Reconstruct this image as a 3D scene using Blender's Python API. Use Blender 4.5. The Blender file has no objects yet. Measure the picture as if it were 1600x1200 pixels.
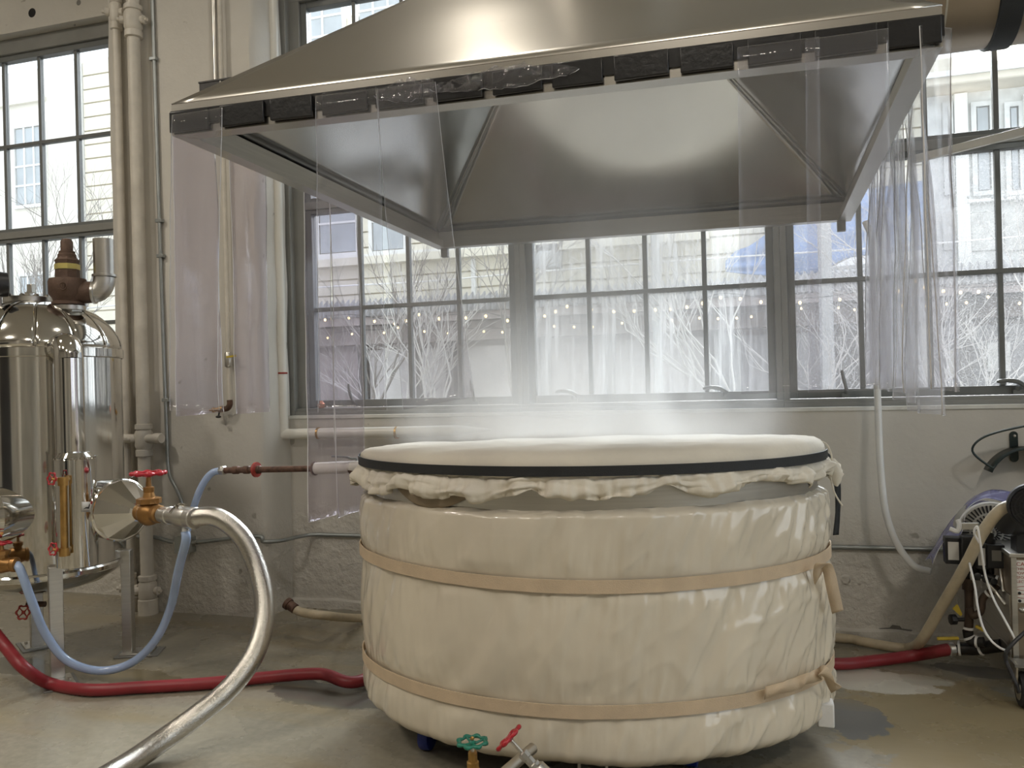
import bpy, bmesh, math, random
from mathutils import Vector, Matrix, noise
sc = bpy.context.scene
COL = sc.collection
PI = math.pi
rnd = random.Random(7)

# ------------------------------------------------------------------ camera
CF, CP, CY, CR, CD, CH = 1300.0, 0.0012, 0.2951, -0.0260, 5.2583, 1.5
_cy, _sy, _cp, _sp = math.cos(CY), math.sin(CY), math.cos(CP), math.sin(CP)
CW = Vector((-_sy*_cp, _cy*_cp, _sp))
_r = Vector((_cy, _sy, 0)); _u = _r.cross(CW)
CRT = math.cos(CR)*_r + math.sin(CR)*_u
CUP = -math.sin(CR)*_r + math.cos(CR)*_u
CC = Vector((0, -CD, CH))
cam = bpy.data.objects.new('camera', bpy.data.cameras.new('camera')); COL.objects.link(cam)
m = Matrix((CRT, CUP, -CW)).transposed().to_4x4(); m.translation = CC
cam.matrix_world = m
cam.data.sensor_width = 36; cam.data.lens = CF/1600*36
cam.data.clip_start = .05; cam.data.clip_end = 200
sc.camera = cam
# survey helpers: a direction seen in the photograph meets a known plane of the place
def ray(x, y): return CW + CRT*((x-800)/CF) - CUP*((y-600)/CF)
def ay(x, y, Y): d = ray(x, y); return CC + d*((Y-CC.y)/d.y)
def az(x, y, Z): d = ray(x, y); return CC + d*((Z-CC.z)/d.z)
def ax(x, y, X): d = ray(x, y); return CC + d*((X-CC.x)/d.x)
def ad(x, y, t): return CC + ray(x, y)*t

# ------------------------------------------------------------------ light
world = bpy.data.worlds.new('overcast_sky'); sc.world = world; world.use_nodes = True
bgn = world.node_tree.nodes['Background']
bgn.inputs[0].default_value = (0.90, 0.95, 1.0, 1); bgn.inputs[1].default_value = 2.3
def lamp(name, loc, size, power, col, rot=(0, 0, 0)):
    L = bpy.data.lights.new(name, 'AREA'); L.shape = 'DISK'; L.size = size; L.energy = power; L.color = col
    o = bpy.data.objects.new(name, L); COL.objects.link(o); o.location = loc; o.rotation_euler = rot
    return o
WARM = (1.0, 0.92, 0.80)
for x, y, p in ((-5.4, -3.6, 66), (-3.6, -6.4, 66), (-0.4, -7.0, 46), (2.8, -6.0, 80), (-6.6, -6.6, 42)): lamp('ceiling_lamp', (x, y, 5.3), .6, p, WARM)
lamp('ceiling_lamp', (-1.55, -1.9, 5.35), .2, 20, WARM)
# low soft sun added behind the houses to brighten the lid and steam
S_ = bpy.data.lights.new('added_sun', 'SUN'); S_.energy = 13; S_.angle = math.radians(35); S_.color = (.97, .985, 1.0)
sun = bpy.data.objects.new('added_sun', S_); COL.objects.link(sun)
sun.rotation_euler = Vector((-.10, -1, -math.tan(math.radians(29)))).to_track_quat('-Z', 'Y').to_euler()
vs = sc.view_settings
vs.view_transform = 'Standard'; vs.look = 'None'; vs.exposure = 0.12; vs.gamma = 1.0; vs.use_curve_mapping = False
sc.cycles.transparent_max_bounces = 40
sc.cycles.max_bounces = 10; sc.cycles.glossy_bounces = 5; sc.cycles.diffuse_bounces = 5; sc.cycles.transmission_bounces = 6
sc.cycles.volume_bounces = 5; sc.cycles.volume_step_rate = 1.0; sc.cycles.volume_max_steps = 128
sc.cycles.sample_clamp_indirect = 6
sc.cycles.caustics_reflective = False

# ------------------------------------------------------------------ helpers
class MB:
    def __init__(self): self.bm = bmesh.new()
    def box(self, lo, hi):
        x0, y0, z0 = lo; x1, y1, z1 = hi
        v = [self.bm.verts.new(p) for p in ((x0,y0,z0),(x1,y0,z0),(x1,y1,z0),(x0,y1,z0),(x0,y0,z1),(x1,y0,z1),(x1,y1,z1),(x0,y1,z1))]
        for f in ((3,2,1,0),(4,5,6,7),(0,1,5,4),(1,2,6,5),(2,3,7,6),(3,0,4,7)): self.bm.faces.new([v[i] for i in f])
        return self
    def obox(self, c, ex, ey, ez):
        c, ex, ey, ez = map(Vector, (c, ex, ey, ez))
        v = [self.bm.verts.new(c + ex*a + ey*b + ez*d) for d in (-1,1) for a, b in ((-1,-1),(1,-1),(1,1),(-1,1))]
        for f in ((3,2,1,0),(4,5,6,7),(0,1,5,4),(1,2,6,5),(2,3,7,6),(3,0,4,7)): self.bm.faces.new([v[i] for i in f])
        return self
    def hexa(self, pts):      # eight corners, lower ring then upper ring
        v = [self.bm.verts.new(p) for p in pts]
        for f in ((3,2,1,0),(4,5,6,7),(0,1,5,4),(1,2,6,5),(2,3,7,6),(3,0,4,7)): self.bm.faces.new([v[i] for i in f])
        return self
    def bar(self, p0, p1, w, h, up=(0, 0, 1)):
        p0, p1 = Vector(p0), Vector(p1); d = p1-p0; s = d.cross(Vector(up)).normalized(); u = s.cross(d).normalized()
        return self.obox((p0+p1)/2, d/2, s*(w/2), u*(h/2))
    def tube(self, pts, r, seg=12, caps=True, closed=False):
        pts = [Vector(p) for p in pts]; n = len(pts); rs = r if isinstance(r, (list, tuple)) else [r]*n
        rings = []; nrm = None
        for i, p in enumerate(pts):
            if closed: t = pts[(i+1) % n] - pts[i-1]
            else: t = pts[min(i+1, n-1)] - pts[max(i-1, 0)]
            t = t.normalized() if t.length > 1e-9 else Vector((0,0,1))
            if nrm is None:
                a = Vector((0,0,1)) if abs(t.z) < .9 else Vector((1,0,0)); nrm = t.cross(a).normalized()
            nrm = (nrm - t*nrm.dot(t)).normalized(); b = t.cross(nrm)
            rings.append([self.bm.verts.new(p + (nrm*math.cos(2*PI*k/seg) + b*math.sin(2*PI*k/seg))*rs[i]) for k in range(seg)])
        for i in range(n if closed else n-1):
            A, B = rings[i], rings[(i+1) % n]
            for k in range(seg): self.bm.faces.new((A[k], A[(k+1) % seg], B[(k+1) % seg], B[k]))
        if caps and not closed:
            self.bm.faces.new(rings[0][::-1]); self.bm.faces.new(rings[-1])
        return self
    def cyl(self, p0, p1, r0, r1=None, seg=20): return self.tube([p0, p1], [r0, r0 if r1 is None else r1], seg)
    def lathe(self, prof, org, axis=(0, 0, 1), seg=32, caps=True):
        org, a = Vector(org), Vector(axis).normalized()
        x = a.cross(Vector((0,0,1)) if abs(a.z) < .9 else Vector((1,0,0))).normalized(); y = a.cross(x)
        rings = [[self.bm.verts.new(org + a*h + (x*math.cos(2*PI*k/seg) + y*math.sin(2*PI*k/seg))*max(r, 1e-4)) for k in range(seg)] for r, h in prof]
        for A, B in zip(rings, rings[1:]):
            for k in range(seg): self.bm.faces.new((A[k], A[(k+1) % seg], B[(k+1) % seg], B[k]))
        if caps: self.bm.faces.new(rings[0][::-1]); self.bm.faces.new(rings[-1])
        return self
    def grid(self, fn, nu, nv, cu=False):
        V = [[self.bm.verts.new(fn(i, j)) for j in range(nv)] for i in range(nu)]
        for i in range(nu if cu else nu-1):
            for j in range(nv-1):
                a = V[i]; b = V[(i+1) % nu]
                self.bm.faces.new((a[j], b[j], b[j+1], a[j+1]))
        return self
    def poly(self, pts):
        self.bm.faces.new([self.bm.verts.new(p) for p in pts]); return self
    def prism(self, pts, ext):
        ext = Vector(ext); a = [self.bm.verts.new(p) for p in pts]; b = [self.bm.verts.new(Vector(p)+ext) for p in pts]; n = len(a)
        self.bm.faces.new(a[::-1]); self.bm.faces.new(b)
        for i in range(n): self.bm.faces.new((a[i], a[(i+1) % n], b[(i+1) % n], b[i]))
        return self
    def sphere(self, c, r, seg=12, rings=8, sc3=(1, 1, 1)):
        m = Matrix.Translation(c) @ Matrix.Diagonal((*[r*s for s in sc3], 1))
        bmesh.ops.create_uvsphere(self.bm, u_segments=seg, v_segments=rings, radius=1, matrix=m); return self
    def build(self, name, mat, parent=None, smooth=35, bevel=0, recalc=True, solid=0, solid_mat=None, label=None):
        if recalc: bmesh.ops.recalc_face_normals(self.bm, faces=self.bm.faces)
        off = worldloc(parent) if parent else Vector((0,0,0))
        if off.length: bmesh.ops.translate(self.bm, vec=-off, verts=self.bm.verts)
        me = bpy.data.meshes.new(name); self.bm.to_mesh(me); self.bm.free()
        me.materials.append(mat)
        if smooth:
            for p in me.polygons: p.use_smooth = True
            me.set_sharp_from_angle(angle=math.radians(smooth))
        o = bpy.data.objects.new(name, me); COL.objects.link(o)
        if parent: o.parent = parent
        if bevel:
            b = o.modifiers.new('bevel', 'BEVEL'); b.width = bevel; b.segments = 2; b.limit_method = 'ANGLE'; b.angle_limit = math.radians(40)
        if solid:
            s = o.modifiers.new('solid', 'SOLIDIFY'); s.thickness = solid; s.offset = 0
            if solid_mat: me.materials.append(solid_mat); s.material_offset_rim = 1
        if label: o['label'] = label
        return o
def worldloc(o):
    v = Vector((0,0,0))
    while o: v += o.location; o = o.parent
    return v
def tag(o, label=None, cat=None, group=None, kind=None):
    for k, v in (('label', label), ('category', cat), ('group', group), ('kind', kind)):
        if v: o[k] = v
    return o
def thing(name, label, cat, loc=(0, 0, 0), group=None):
    o = bpy.data.objects.new(name, None); COL.objects.link(o); o.location = loc; o.empty_display_size = .1
    return tag(o, label, cat, group)
def setting(name, loc=(0, 0, 0)):
    o = bpy.data.objects.new(name, None); COL.objects.link(o); o.location = loc; o['kind'] = 'structure'; return o
def inst(name, mesh, parent, loc):
    o = bpy.data.objects.new(name, mesh); COL.objects.link(o); o.parent = parent
    o.location = Vector(loc) - worldloc(parent); return o
def curve(pts, n=12):          # smooth line through the points
    P = [Vector(p) for p in pts]; P = [2*P[0]-P[1]] + P + [2*P[-1]-P[-2]]; out = []
    for i in range(1, len(P)-2):
        for k in range(n):
            t = k/n; a, b, c, d = P[i-1:i+3]
            out.append(.5*((2*b) + (c-a)*t + (2*a-5*b+4*c-d)*t*t + (3*b-a-3*c+d)*t**3))
    out.append(P[-2]); return out
def nz(x, y=0., z=0.): return noise.noise(Vector((x, y, z)))

# ------------------------------------------------------------------ materials
def nodes(name):
    m = bpy.data.materials.new(name); m.use_nodes = True; nt = m.node_tree
    return m, nt, nt.nodes['Principled BSDF'], nt.nodes['Material Output']
def N(nt, t, **k):
    n = nt.nodes.new(t)
    for a, b in k.items(): setattr(n, a, b)
    return n
def ramp(nt, src, stops):
    r = N(nt, 'ShaderNodeValToRGB'); e = r.color_ramp.elements
    while len(e) < len(stops): e.new(.5)
    for s, (p, c) in zip(e, stops): s.position = p; s.color = (*c, 1) if len(c) == 3 else c
    nt.links.new(src, r.inputs[0]); return r.outputs[0]
def texnoise(nt, scale, detail=4, rough=.55, vec=None, stretch=None, dist=0):
    tc = N(nt, 'ShaderNodeTexCoord'); src = tc.outputs['Object'] if vec is None else vec
    if stretch:
        mp = N(nt, 'ShaderNodeMapping'); mp.inputs['Scale'].default_value = stretch; nt.links.new(src, mp.inputs[0]); src = mp.outputs[0]
    n = N(nt, 'ShaderNodeTexNoise'); n.inputs['Scale'].default_value = scale; n.inputs['Detail'].default_value = detail
    n.inputs['Roughness'].default_value = rough; n.inputs['Distortion'].default_value = dist
    nt.links.new(src, n.inputs['Vector']); return n.outputs['Fac']
def pm(name, col, rough=.5, metal=0, var=.12, vscale=6, bump=0, bscale=40, stretch=None, spec=.5, coat=0, rvar=0):
    m, nt, b, out = nodes(name)
    c0 = tuple(max(0, c*(1-var)) for c in col); c1 = tuple(min(1, c*(1+var)) for c in col)
    f = texnoise(nt, vscale, stretch=stretch)
    nt.links.new(ramp(nt, f, [(.3, c0), (.7, c1)]), b.inputs['Base Color'])
    b.inputs['Roughness'].default_value = rough; b.inputs['Metallic'].default_value = metal
    b.inputs['Specular IOR Level'].default_value = spec; b.inputs['Coat Weight'].default_value = coat
    if rvar:
        nt.links.new(ramp(nt, f, [(.3, (max(0, rough-rvar),)*3), (.7, (rough+rvar,)*3)]), b.inputs['Roughness'])
    if bump:
        bp = N(nt, 'ShaderNodeBump'); bp.inputs['Strength'].default_value = bump; bp.inputs['Distance'].default_value = .01
        nt.links.new(texnoise(nt, bscale, 5, stretch=stretch), bp.inputs['Height']); nt.links.new(bp.outputs[0], b.inputs['Normal'])
    return m
def emit(name, col, s):
    m, nt, b, out = nodes(name); b.inputs['Base Color'].default_value = (*col, 1)
    b.inputs['Emission Color'].default_value = (*col, 1); b.inputs['Emission Strength'].default_value = s
    b.inputs['Roughness'].default_value = .3; return m
def film(name, tint, haze, fresn=1.45, rough=.04, dust=None, hcol=(.8, .8, .82), dens=.5, bump=0, bstretch=(8, 8, 1.2)):
    # a clear sheet: straight-through transmission, a fresnel gloss and a little milky haze
    m, nt, b, out = nodes(name); nt.nodes.remove(b)
    tr = N(nt, 'ShaderNodeBsdfTransparent'); tr.inputs[0].default_value = (*tint, 1)
    gl = N(nt, 'ShaderNodeBsdfGlossy'); gl.inputs['Roughness'].default_value = rough; gl.inputs[0].default_value = (1, 1, 1, 1)
    lw = N(nt, 'ShaderNodeLayerWeight'); lw.inputs[0].default_value = .5
    pw_ = N(nt, 'ShaderNodeMath', operation='POWER'); nt.links.new(lw.outputs['Facing'], pw_.inputs[0]); pw_.inputs[1].default_value = 4.5
    fr = N(nt, 'ShaderNodeMath', operation='MULTIPLY_ADD'); nt.links.new(pw_.outputs[0], fr.inputs[0]); fr.inputs[1].default_value = .55; fr.inputs[2].default_value = ((fresn-1)/(fresn+1))**2*2
    df = N(nt, 'ShaderNodeBsdfDiffuse'); df.inputs[0].default_value = (*hcol, 1)
    tl = N(nt, 'ShaderNodeBsdfTranslucent'); tl.inputs[0].default_value = (*hcol, 1)
    dm = N(nt, 'ShaderNodeMixShader'); dm.inputs[0].default_value = .5
    nt.links.new(df.outputs[0], dm.inputs[1]); nt.links.new(tl.outputs[0], dm.inputs[2])
    m1 = N(nt, 'ShaderNodeMixShader'); nt.links.new(tr.outputs[0], m1.inputs[1]); nt.links.new(dm.outputs[0], m1.inputs[2])
    m1.inputs[0].default_value = haze
    if dust:
        f = texnoise(nt, dust[0], dust[1], .65, stretch=dust[2])
        nt.links.new(ramp(nt, f, [(dust[3], (haze,)*3), (dust[4], (dens,)*3)]), m1.inputs[0])
    m2 = N(nt, 'ShaderNodeMixShader'); nt.links.new(fr.outputs[0], m2.inputs[0])
    nt.links.new(m1.outputs[0], m2.inputs[1]); nt.links.new(gl.outputs[0], m2.inputs[2])
    if bump:
        bp = N(nt, 'ShaderNodeBump'); bp.inputs['Strength'].default_value = bump; bp.inputs['Distance'].default_value = .02
        nt.links.new(texnoise(nt, 2.2, 3, stretch=bstretch), bp.inputs['Height'])
        nt.links.new(bp.outputs[0], gl.inputs['Normal'])
    nt.links.new(m2.outputs[0], out.inputs[0]); return m

def wall_mat(name, col, bump=.6):
    m, nt, b, out = nodes(name)
    big = texnoise(nt, 1.3, 5); c0 = tuple(c*.9 for c in col); c1 = tuple(min(1, c*1.06) for c in col)
    base = ramp(nt, big, [(.3, c0), (.7, c1)])
    spots = ramp(nt, texnoise(nt, 9, 2, .4), [(.24, (.35, .32, .28)), (.27, (1, 1, 1))])
    mx = N(nt, 'ShaderNodeMix', data_type='RGBA', blend_type='MULTIPLY'); mx.inputs['Factor'].default_value = .55
    nt.links.new(base, mx.inputs[6]); nt.links.new(spots, mx.inputs[7]); nt.links.new(mx.outputs[2], b.inputs['Base Color'])
    b.inputs['Roughness'].default_value = .62
    # rough plaster low down, smoother paint above
    tc = N(nt, 'ShaderNodeTexCoord'); sx = N(nt, 'ShaderNodeSeparateXYZ'); nt.links.new(tc.outputs['Object'], sx.inputs[0])
    mr = N(nt, 'ShaderNodeMapRange'); mr.inputs[1].default_value = .45; mr.inputs[2].default_value = .75; mr.inputs[3].default_value = 1.; mr.inputs[4].default_value = .10
    nt.links.new(sx.outputs['Z'], mr.inputs[0])
    h = texnoise(nt, 14, 6, .6); mu = N(nt, 'ShaderNodeMath', operation='MULTIPLY'); nt.links.new(h, mu.inputs[0]); nt.links.new(mr.outputs[0], mu.inputs[1])
    bp = N(nt, 'ShaderNodeBump'); bp.inputs['Strength'].default_value = bump; bp.inputs['Distance'].default_value = .05
    nt.links.new(mu.outputs[0], bp.inputs['Height']); nt.links.new(bp.outputs[0], b.inputs['Normal'])
    return m

M = {}
M['wall'] = wall_mat('white_painted_masonry', (.65, .622, .568))
M['walldark'] = pm('darkened_unseen_wall', (.34, .32, .285), .75, var=.2, vscale=1.5)  # unseen walls toned dark so the tank mirrors a dimmer room
M['ceiling'] = pm('ceiling_paint', (.74, .70, .62), .8, var=.03)
M['frame'] = pm('grey_window_paint', (.27, .27, .255), .45, var=.08)
M['sash'] = pm('dark_sash_paint', (.19, .20, .20), .4, var=.08)
M['lever'] = pm('window_lever', (.20, .21, .21), .4, .3)
M['sill'] = pm('sill_paint', (.70, .69, .65), .5)
M['pipe_white'] = pm('painted_pipe', (.64, .60, .53), .45, bump=.25, bscale=50)
M['pipe_jacket'] = pm('pvc_jacket', (.78, .76, .70), .3, var=.04)
M['conduit'] = pm('galvanised_conduit', (.34, .36, .36), .38, .75)
M['steel_pipe'] = pm('stainless_pipe', (.60, .58, .54), .3, 1)
M['rust'] = pm('rusty_pipe', (.115, .062, .042), .6, .3, var=.45, vscale=30, bump=.4)
M['redpaint'] = pm('red_paint', (.30, .035, .025), .5)
M['brass'] = pm('brass', (.50, .30, .10), .32, .85, var=.2, vscale=20)
M['bronze'] = pm('cast_bronze', (.36, .19, .065), .38, .7, var=.2, vscale=14, bump=.1)
M['darkbronze'] = pm('oxidised_bronze', (.125, .078, .056), .6, .3, var=.2, vscale=20, bump=.25, bscale=90)
M['mirror'] = pm('polished_stainless', (.70, .68, .64), .09, 1, var=.06, vscale=2, rvar=.035)
M['satin'] = pm('satin_stainless', (.60, .585, .55), .33, 1, var=.07, vscale=3, bump=.05, bscale=30, stretch=(1, 1, 30))
M['hood'] = pm('brushed_hood_steel', (.58, .555, .51), .27, 1, var=.04, vscale=2)
M['hood_in'] = pm('inner_hood_steel', (.60, .595, .58), .19, 1, var=.05, vscale=1.2, rvar=.04)
M['rail'] = pm('black_rubber', (.013, .013, .014), .28, var=.3, vscale=15)
M['pad'] = pm('black_magnet_pad', (.011, .011, .012), .3, var=.3, vscale=15, bump=.1, bscale=60)
M['braid'] = pm('braided_stainless', (.56, .54, .50), .20, 1, var=.12, vscale=120, bump=.25, bscale=160)
M['redhose'] = pm('red_rubber', (.25, .022, .03), .42, var=.12)
M['bluehose'] = pm('blue_tint_hose', (.36, .47, .70), .18, var=.1, coat=.4)
M['tanhose'] = pm('tan_rubber', (.52, .44, .31), .45, var=.1, vscale=20)
M['clearhose'] = pm('frosted_tube', (.80, .81, .81), .25, var=.05)
M['blanket'] = pm('cream_vinyl', (.70, .635, .52), .24, var=.04, vscale=2.5, bump=.08, bscale=14, spec=.6, coat=.55)
M['web'] = pm('canvas_webbing', (.62, .49, .345), .8, var=.08, vscale=12, bump=.3, bscale=300)
M['cloth'] = pm('cotton_cloth', (.75, .70, .60), .85, var=.05, bump=.15, bscale=60)
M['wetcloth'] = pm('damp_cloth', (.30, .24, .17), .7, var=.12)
M['strap'] = pm('black_strap', (.018, .02, .022), .6, bump=.2, bscale=250)
M['blue'] = pm('blue_wheel', (.015, .035, .25), .4)
M['whiteplastic'] = pm('white_plastic', (.80, .80, .80), .35)
M['black'] = pm('black_plastic', (.018, .018, .02), .4)
M['tyre'] = pm('black_tyre', (.02, .02, .022), .6)
M['grey'] = pm('grey_metal', (.26, .255, .24), .45, .6, var=.15)
M['greybox'] = pm('painted_box', (.33, .335, .31), .5, .2)
M['brownpanel'] = pm('dull_steel_panel', (.33, .275, .215), .38, .85, var=.1, vscale=4)
M['darkmetal'] = pm('dark_iron', (.035, .033, .032), .45, .6, var=.3, vscale=20)
M['brownpipe'] = pm('brown_pipe', (.075, .05, .036), .5, .4, var=.3)
M['yellow'] = pm('yellow_grip', (.60, .44, .05), .5)
M['green'] = pm('green_handwheel', (.02, .19, .13), .3)
M['red'] = pm('red_handwheel', (.42, .018, .03), .3)
M['hanger'] = pm('dark_green_metal', (.02, .032, .03), .38, .3)
M['label'] = pm('paper_label', (.66, .64, .60), .5, var=.05)
M['labelred'] = pm('label_red', (.40, .03, .03), .5)
M['labeltext'] = pm('label_print', (.30, .05, .03), .6)
M['labelblack'] = pm('label_black', (.03, .03, .03), .5)
M['yelmetal'] = pm('brass_tag', (.72, .62, .22), .3, .6)
M['fan'] = pm('grey_fan_cover', (.45, .44, .41), .4, .3)
M['hole_shade'] = pm('dark_hole', (.02, .02, .02), .9)
M['vinyl'] = film('clear_vinyl', (.962, .96, .975), .075, 1.25, .05, bump=.35)
M['vinylfold'] = film('bunched_vinyl', (.94, .94, .955), .17, 1.3, .07, bump=.5)
M['vinyl2'] = film('lilac_vinyl', (.915, .895, .935), .06, 1.22, .06, hcol=(.74, .70, .78), bump=.35)
M['vinylblue'] = film('blue_lilac_vinyl', (.62, .62, .86), .42, 1.4, .08, hcol=(.58, .59, .90), bump=.8, bstretch=(6, 6, 6))
M['vedge'] = pm('vinyl_edge', (.80, .80, .83), .25, var=.02)
M['glass'] = film('window_glass', (.93, .95, .955), .02, 1.30, .01)
M['glass_streak'] = film('streaked_glass', (.90, .92, .93), .10, 1.25, .02, dust=(2.6, 6, (9, 1, .5), .42, .72), hcol=(.88, .9, .92), dens=.42)
M['glass_dust'] = film('dusty_glass', (.86, .87, .875), .10, 1.22, .03, dust=(110, 4, (1, 1, 1), .46, .68), hcol=(.82, .84, .86), dens=.36)
# outside
M['cream'] = pm('cream_stucco', (.76, .715, .60), .8, var=.05, vscale=3, bump=.2)
M['plain'] = pm('pale_plaster', (.74, .705, .63), .85, var=.05, vscale=1.5, bump=.15)
M['trimwhite'] = pm('white_trim', (.80, .80, .78), .6, var=.04)
M['farglass'] = pm('far_window_glass', (.42, .45, .47), .25, var=.12, vscale=2)
M['weather'] = pm('weathered_white_paint', (.66, .67, .66), .7, var=.16, vscale=5, bump=.3)
M['weather2'] = pm('peeling_panel_paint', (.58, .58, .56), .75, var=.25, vscale=7, bump=.3)
M['cornice'] = pm('beige_cornice', (.66, .62, .53), .8, var=.06)
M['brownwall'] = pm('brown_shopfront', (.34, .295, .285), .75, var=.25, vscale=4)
M['darkwood'] = pm('dark_timber', (.10, .09, .085), .7)
M['shopdark'] = pm('dark_shop_glass', (.20, .195, .20), .3, var=.4, vscale=1.2)
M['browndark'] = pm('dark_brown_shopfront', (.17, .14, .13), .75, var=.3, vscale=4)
M['shopglass'] = pm('shop_glass', (.46, .43, .425), .3, var=.35, vscale=1.5)
M['tin'] = pm('grey_corrugated_tin', (.40, .40, .41), .6, .1, var=.22, vscale=12)
M['tarp'] = pm('blue_tarp', (.17, .28, .52), .5, var=.22, vscale=3, bump=.5, bscale=4)
M['bark'] = pm('pale_bark', (.30, .275, .255), .85, var=.2, vscale=10)
M['barklight'] = pm('silvery_bark', (.62, .60, .58), .8, var=.12, vscale=10)
M['post'] = pm('grey_post', (.42, .43, .43), .6, var=.12)
M['street'] = pm('street_paving', (.30, .29, .28), .9)
M['bulb'] = emit('lit_bulb', (1.0, .70, .30), 5.0)
M['wire'] = pm('black_wire', (.04, .04, .04), .6)
M['whitewire'] = pm('white_cable', (.85, .85, .85), .5)

def floor_mat():
    m, nt, b, out = nodes('worn_concrete')
    tc = N(nt, 'ShaderNodeTexCoord')
    base = ramp(nt, texnoise(nt, 1.1, 6, .6), [(.3, (.265, .243, .19)), (.55, (.295, .270, .212)), (.75, (.32, .29, .225))])
    fine = ramp(nt, texnoise(nt, 30, 4), [(.35, (.9, .9, .9)), (.65, (1.06, 1.06, 1.06))])
    mx = N(nt, 'ShaderNodeMix', data_type='RGBA', blend_type='MULTIPLY'); mx.inputs['Factor'].default_value = 1
    nt.links.new(base, mx.inputs[6]); nt.links.new(fine, mx.inputs[7]); col = mx.outputs[2]
    edge = texnoise(nt, 5, 5, .6)
    def blob(px, py, rx, ry):       # irregular patch round a spot on the floor
        c = az(px, py, 0); mp = N(nt, 'ShaderNodeMapping'); mp.vector_type = 'TEXTURE'
        mp.inputs['Location'].default_value = c; mp.inputs['Scale'].default_value = (rx, ry, 1); mp.inputs['Rotation'].default_value = (0, 0, -.15)
        nt.links.new(tc.outputs['Object'], mp.inputs[0])
        L = N(nt, 'ShaderNodeVectorMath', operation='LENGTH'); nt.links.new(mp.outputs[0], L.inputs[0])
        a = N(nt, 'ShaderNodeMath', operation='MULTIPLY_ADD'); nt.links.new(edge, a.inputs[0]); a.inputs[1].default_value = 1.5; a.inputs[2].default_value = -.75
        s = N(nt, 'ShaderNodeMath', operation='ADD'); nt.links.new(L.outputs['Value'], s.inputs[0]); nt.links.new(a.outputs[0], s.inputs[1])
        return ramp(nt, s.outputs[0], [(.90, (1, 1, 1)), (.97, (0, 0, 0))])
    def mix(fac, c):
        nonlocal col
        q = N(nt, 'ShaderNodeMix', data_type='RGBA'); nt.links.new(fac, q.inputs['Factor']); nt.links.new(col, q.inputs[6]); q.inputs[7].default_value = (*c, 1); col = q.outputs[2]
    wet = []
    tan = blob(1500, 1140, .55, .62); mix(tan, (.30, .245, .145))
    dry = blob(1365, 1064, .26, .17); mix(dry, (.58, .55, .47))
    dry2 = blob(1445, 1062, .13, .08); mix(dry2, (.48, .46, .39))
    for px, py, rx, ry, c in ((215, 1062, .34, .13, (.17, .15, .105)), (505, 1085, .34, .16, (.15, .145, .125)), (1325, 1120, .17, .22, (.19, .19, .185)), (60, 1045, .5, .12, (.16, .15, .12)), (1540, 1050, .22, .1, (.14, .13, .12))):
        f = blob(px, py, rx, ry); mix(f, c); wet.append(f)
    stain = ramp(nt, texnoise(nt, 1.6, 3, .5, stretch=(.6, 2.2, 1)), [(.50, (0, 0, 0)), (.68, (.55, .55, .55))]); mix(stain, (.30, .24, .135))
    nt.links.new(col, b.inputs['Base Color'])
    r = ramp(nt, texnoise(nt, 2.2, 5), [(.3, (.16,)*3), (.7, (.38,)*3)])
    for f in wet:
        q = N(nt, 'ShaderNodeMix', data_type='RGBA'); nt.links.new(f, q.inputs['Factor']); nt.links.new(r, q.inputs[6]); q.inputs[7].default_value = (.05, .05, .05, 1); r = q.outputs[2]
    nt.links.new(r, b.inputs['Roughness'])
    bp = N(nt, 'ShaderNodeBump'); bp.inputs['Strength'].default_value = .06; bp.inputs['Distance'].default_value = .02
    nt.links.new(texnoise(nt, 7, 6, stretch=(.5, 2, 1)), bp.inputs['Height']); nt.links.new(bp.outputs[0], b.inputs['Normal'])
    return m
M['floor'] = floor_mat()

# ------------------------------------------------------------------ the room
XL, XR, YB, YF, ZC = -8.2, 5.2, -.15, -10.0, 5.6
U0, PW, MG = -3.0394, .3623, .1631
ZB, ZM, ZT, ZQ, ZR = 1.4266, 2.067, 2.743, 3.522, 4.199
LW0 = -5.4487 - 2*PW                    # left edge of the glass of the left window
OP1 = (U0-.17, U0+12*PW+2*MG+.17); OP2 = (LW0-.17, LW0+4*PW+.17); Z0, Z1 = 1.322, ZR+.16
fl = MB().box((XL-.2, YF-.2, -.12), (XR+.2, .3, 0)).build('floor', M['floor'], smooth=0); fl['kind'] = 'structure'
o = MB().box((XL-.2, YF-.2, ZC), (XR+.2, .3, ZC+.12)).build('ceiling', M['ceiling'], smooth=0); o['kind'] = 'structure'
w = MB()
w.box((XL, YB, 0), (XR, .25, Z0)); w.box((XL, YB, Z1), (XR, .25, ZC))
for a, b in ((XL, OP2[0]), (OP2[1], OP1[0]), (OP1[1], XR)): w.box((a, YB, Z0), (b, .25, Z1))
wb = w.build('wall_back', M['wall'], smooth=0); wb['kind'] = 'structure'
holes = []
for px, py, r in ((50, 20, .03), (123, 4, .018), (116, 39, .006)):
    p = ay(px, py, YB); MB().cyl(p + Vector((0, .004, 0)), p - Vector((0, .003, 0)), r*1.5, r, 14).build('anchor_hole', M['hole_shade'] if r > .02 else M['grey'], wb)  # wall holes drawn as discs, the widest one's shade painted dark
cp_ = ay(1400, 986, YB)
MB().prism([cp_ + Vector((.075*math.cos(2*PI*k/14)*(1+.35*math.sin(k*2.3)), .0015, .028*math.sin(2*PI*k/14)*(1+.3*math.cos(k*1.7)))) for k in range(14)], (0, -.004, 0)).build('plaster_chip', M['grey'], wb, smooth=0)
an = ay(1321, 905, YB); MB().box(an + Vector((-.012, -.02, -.02)), an + Vector((.012, .002, .02))).lathe([(.03, 0), (.02, .01)], an, (0, -1, 0), 10).build('wall_anchor', M['wall'], wb)
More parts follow.
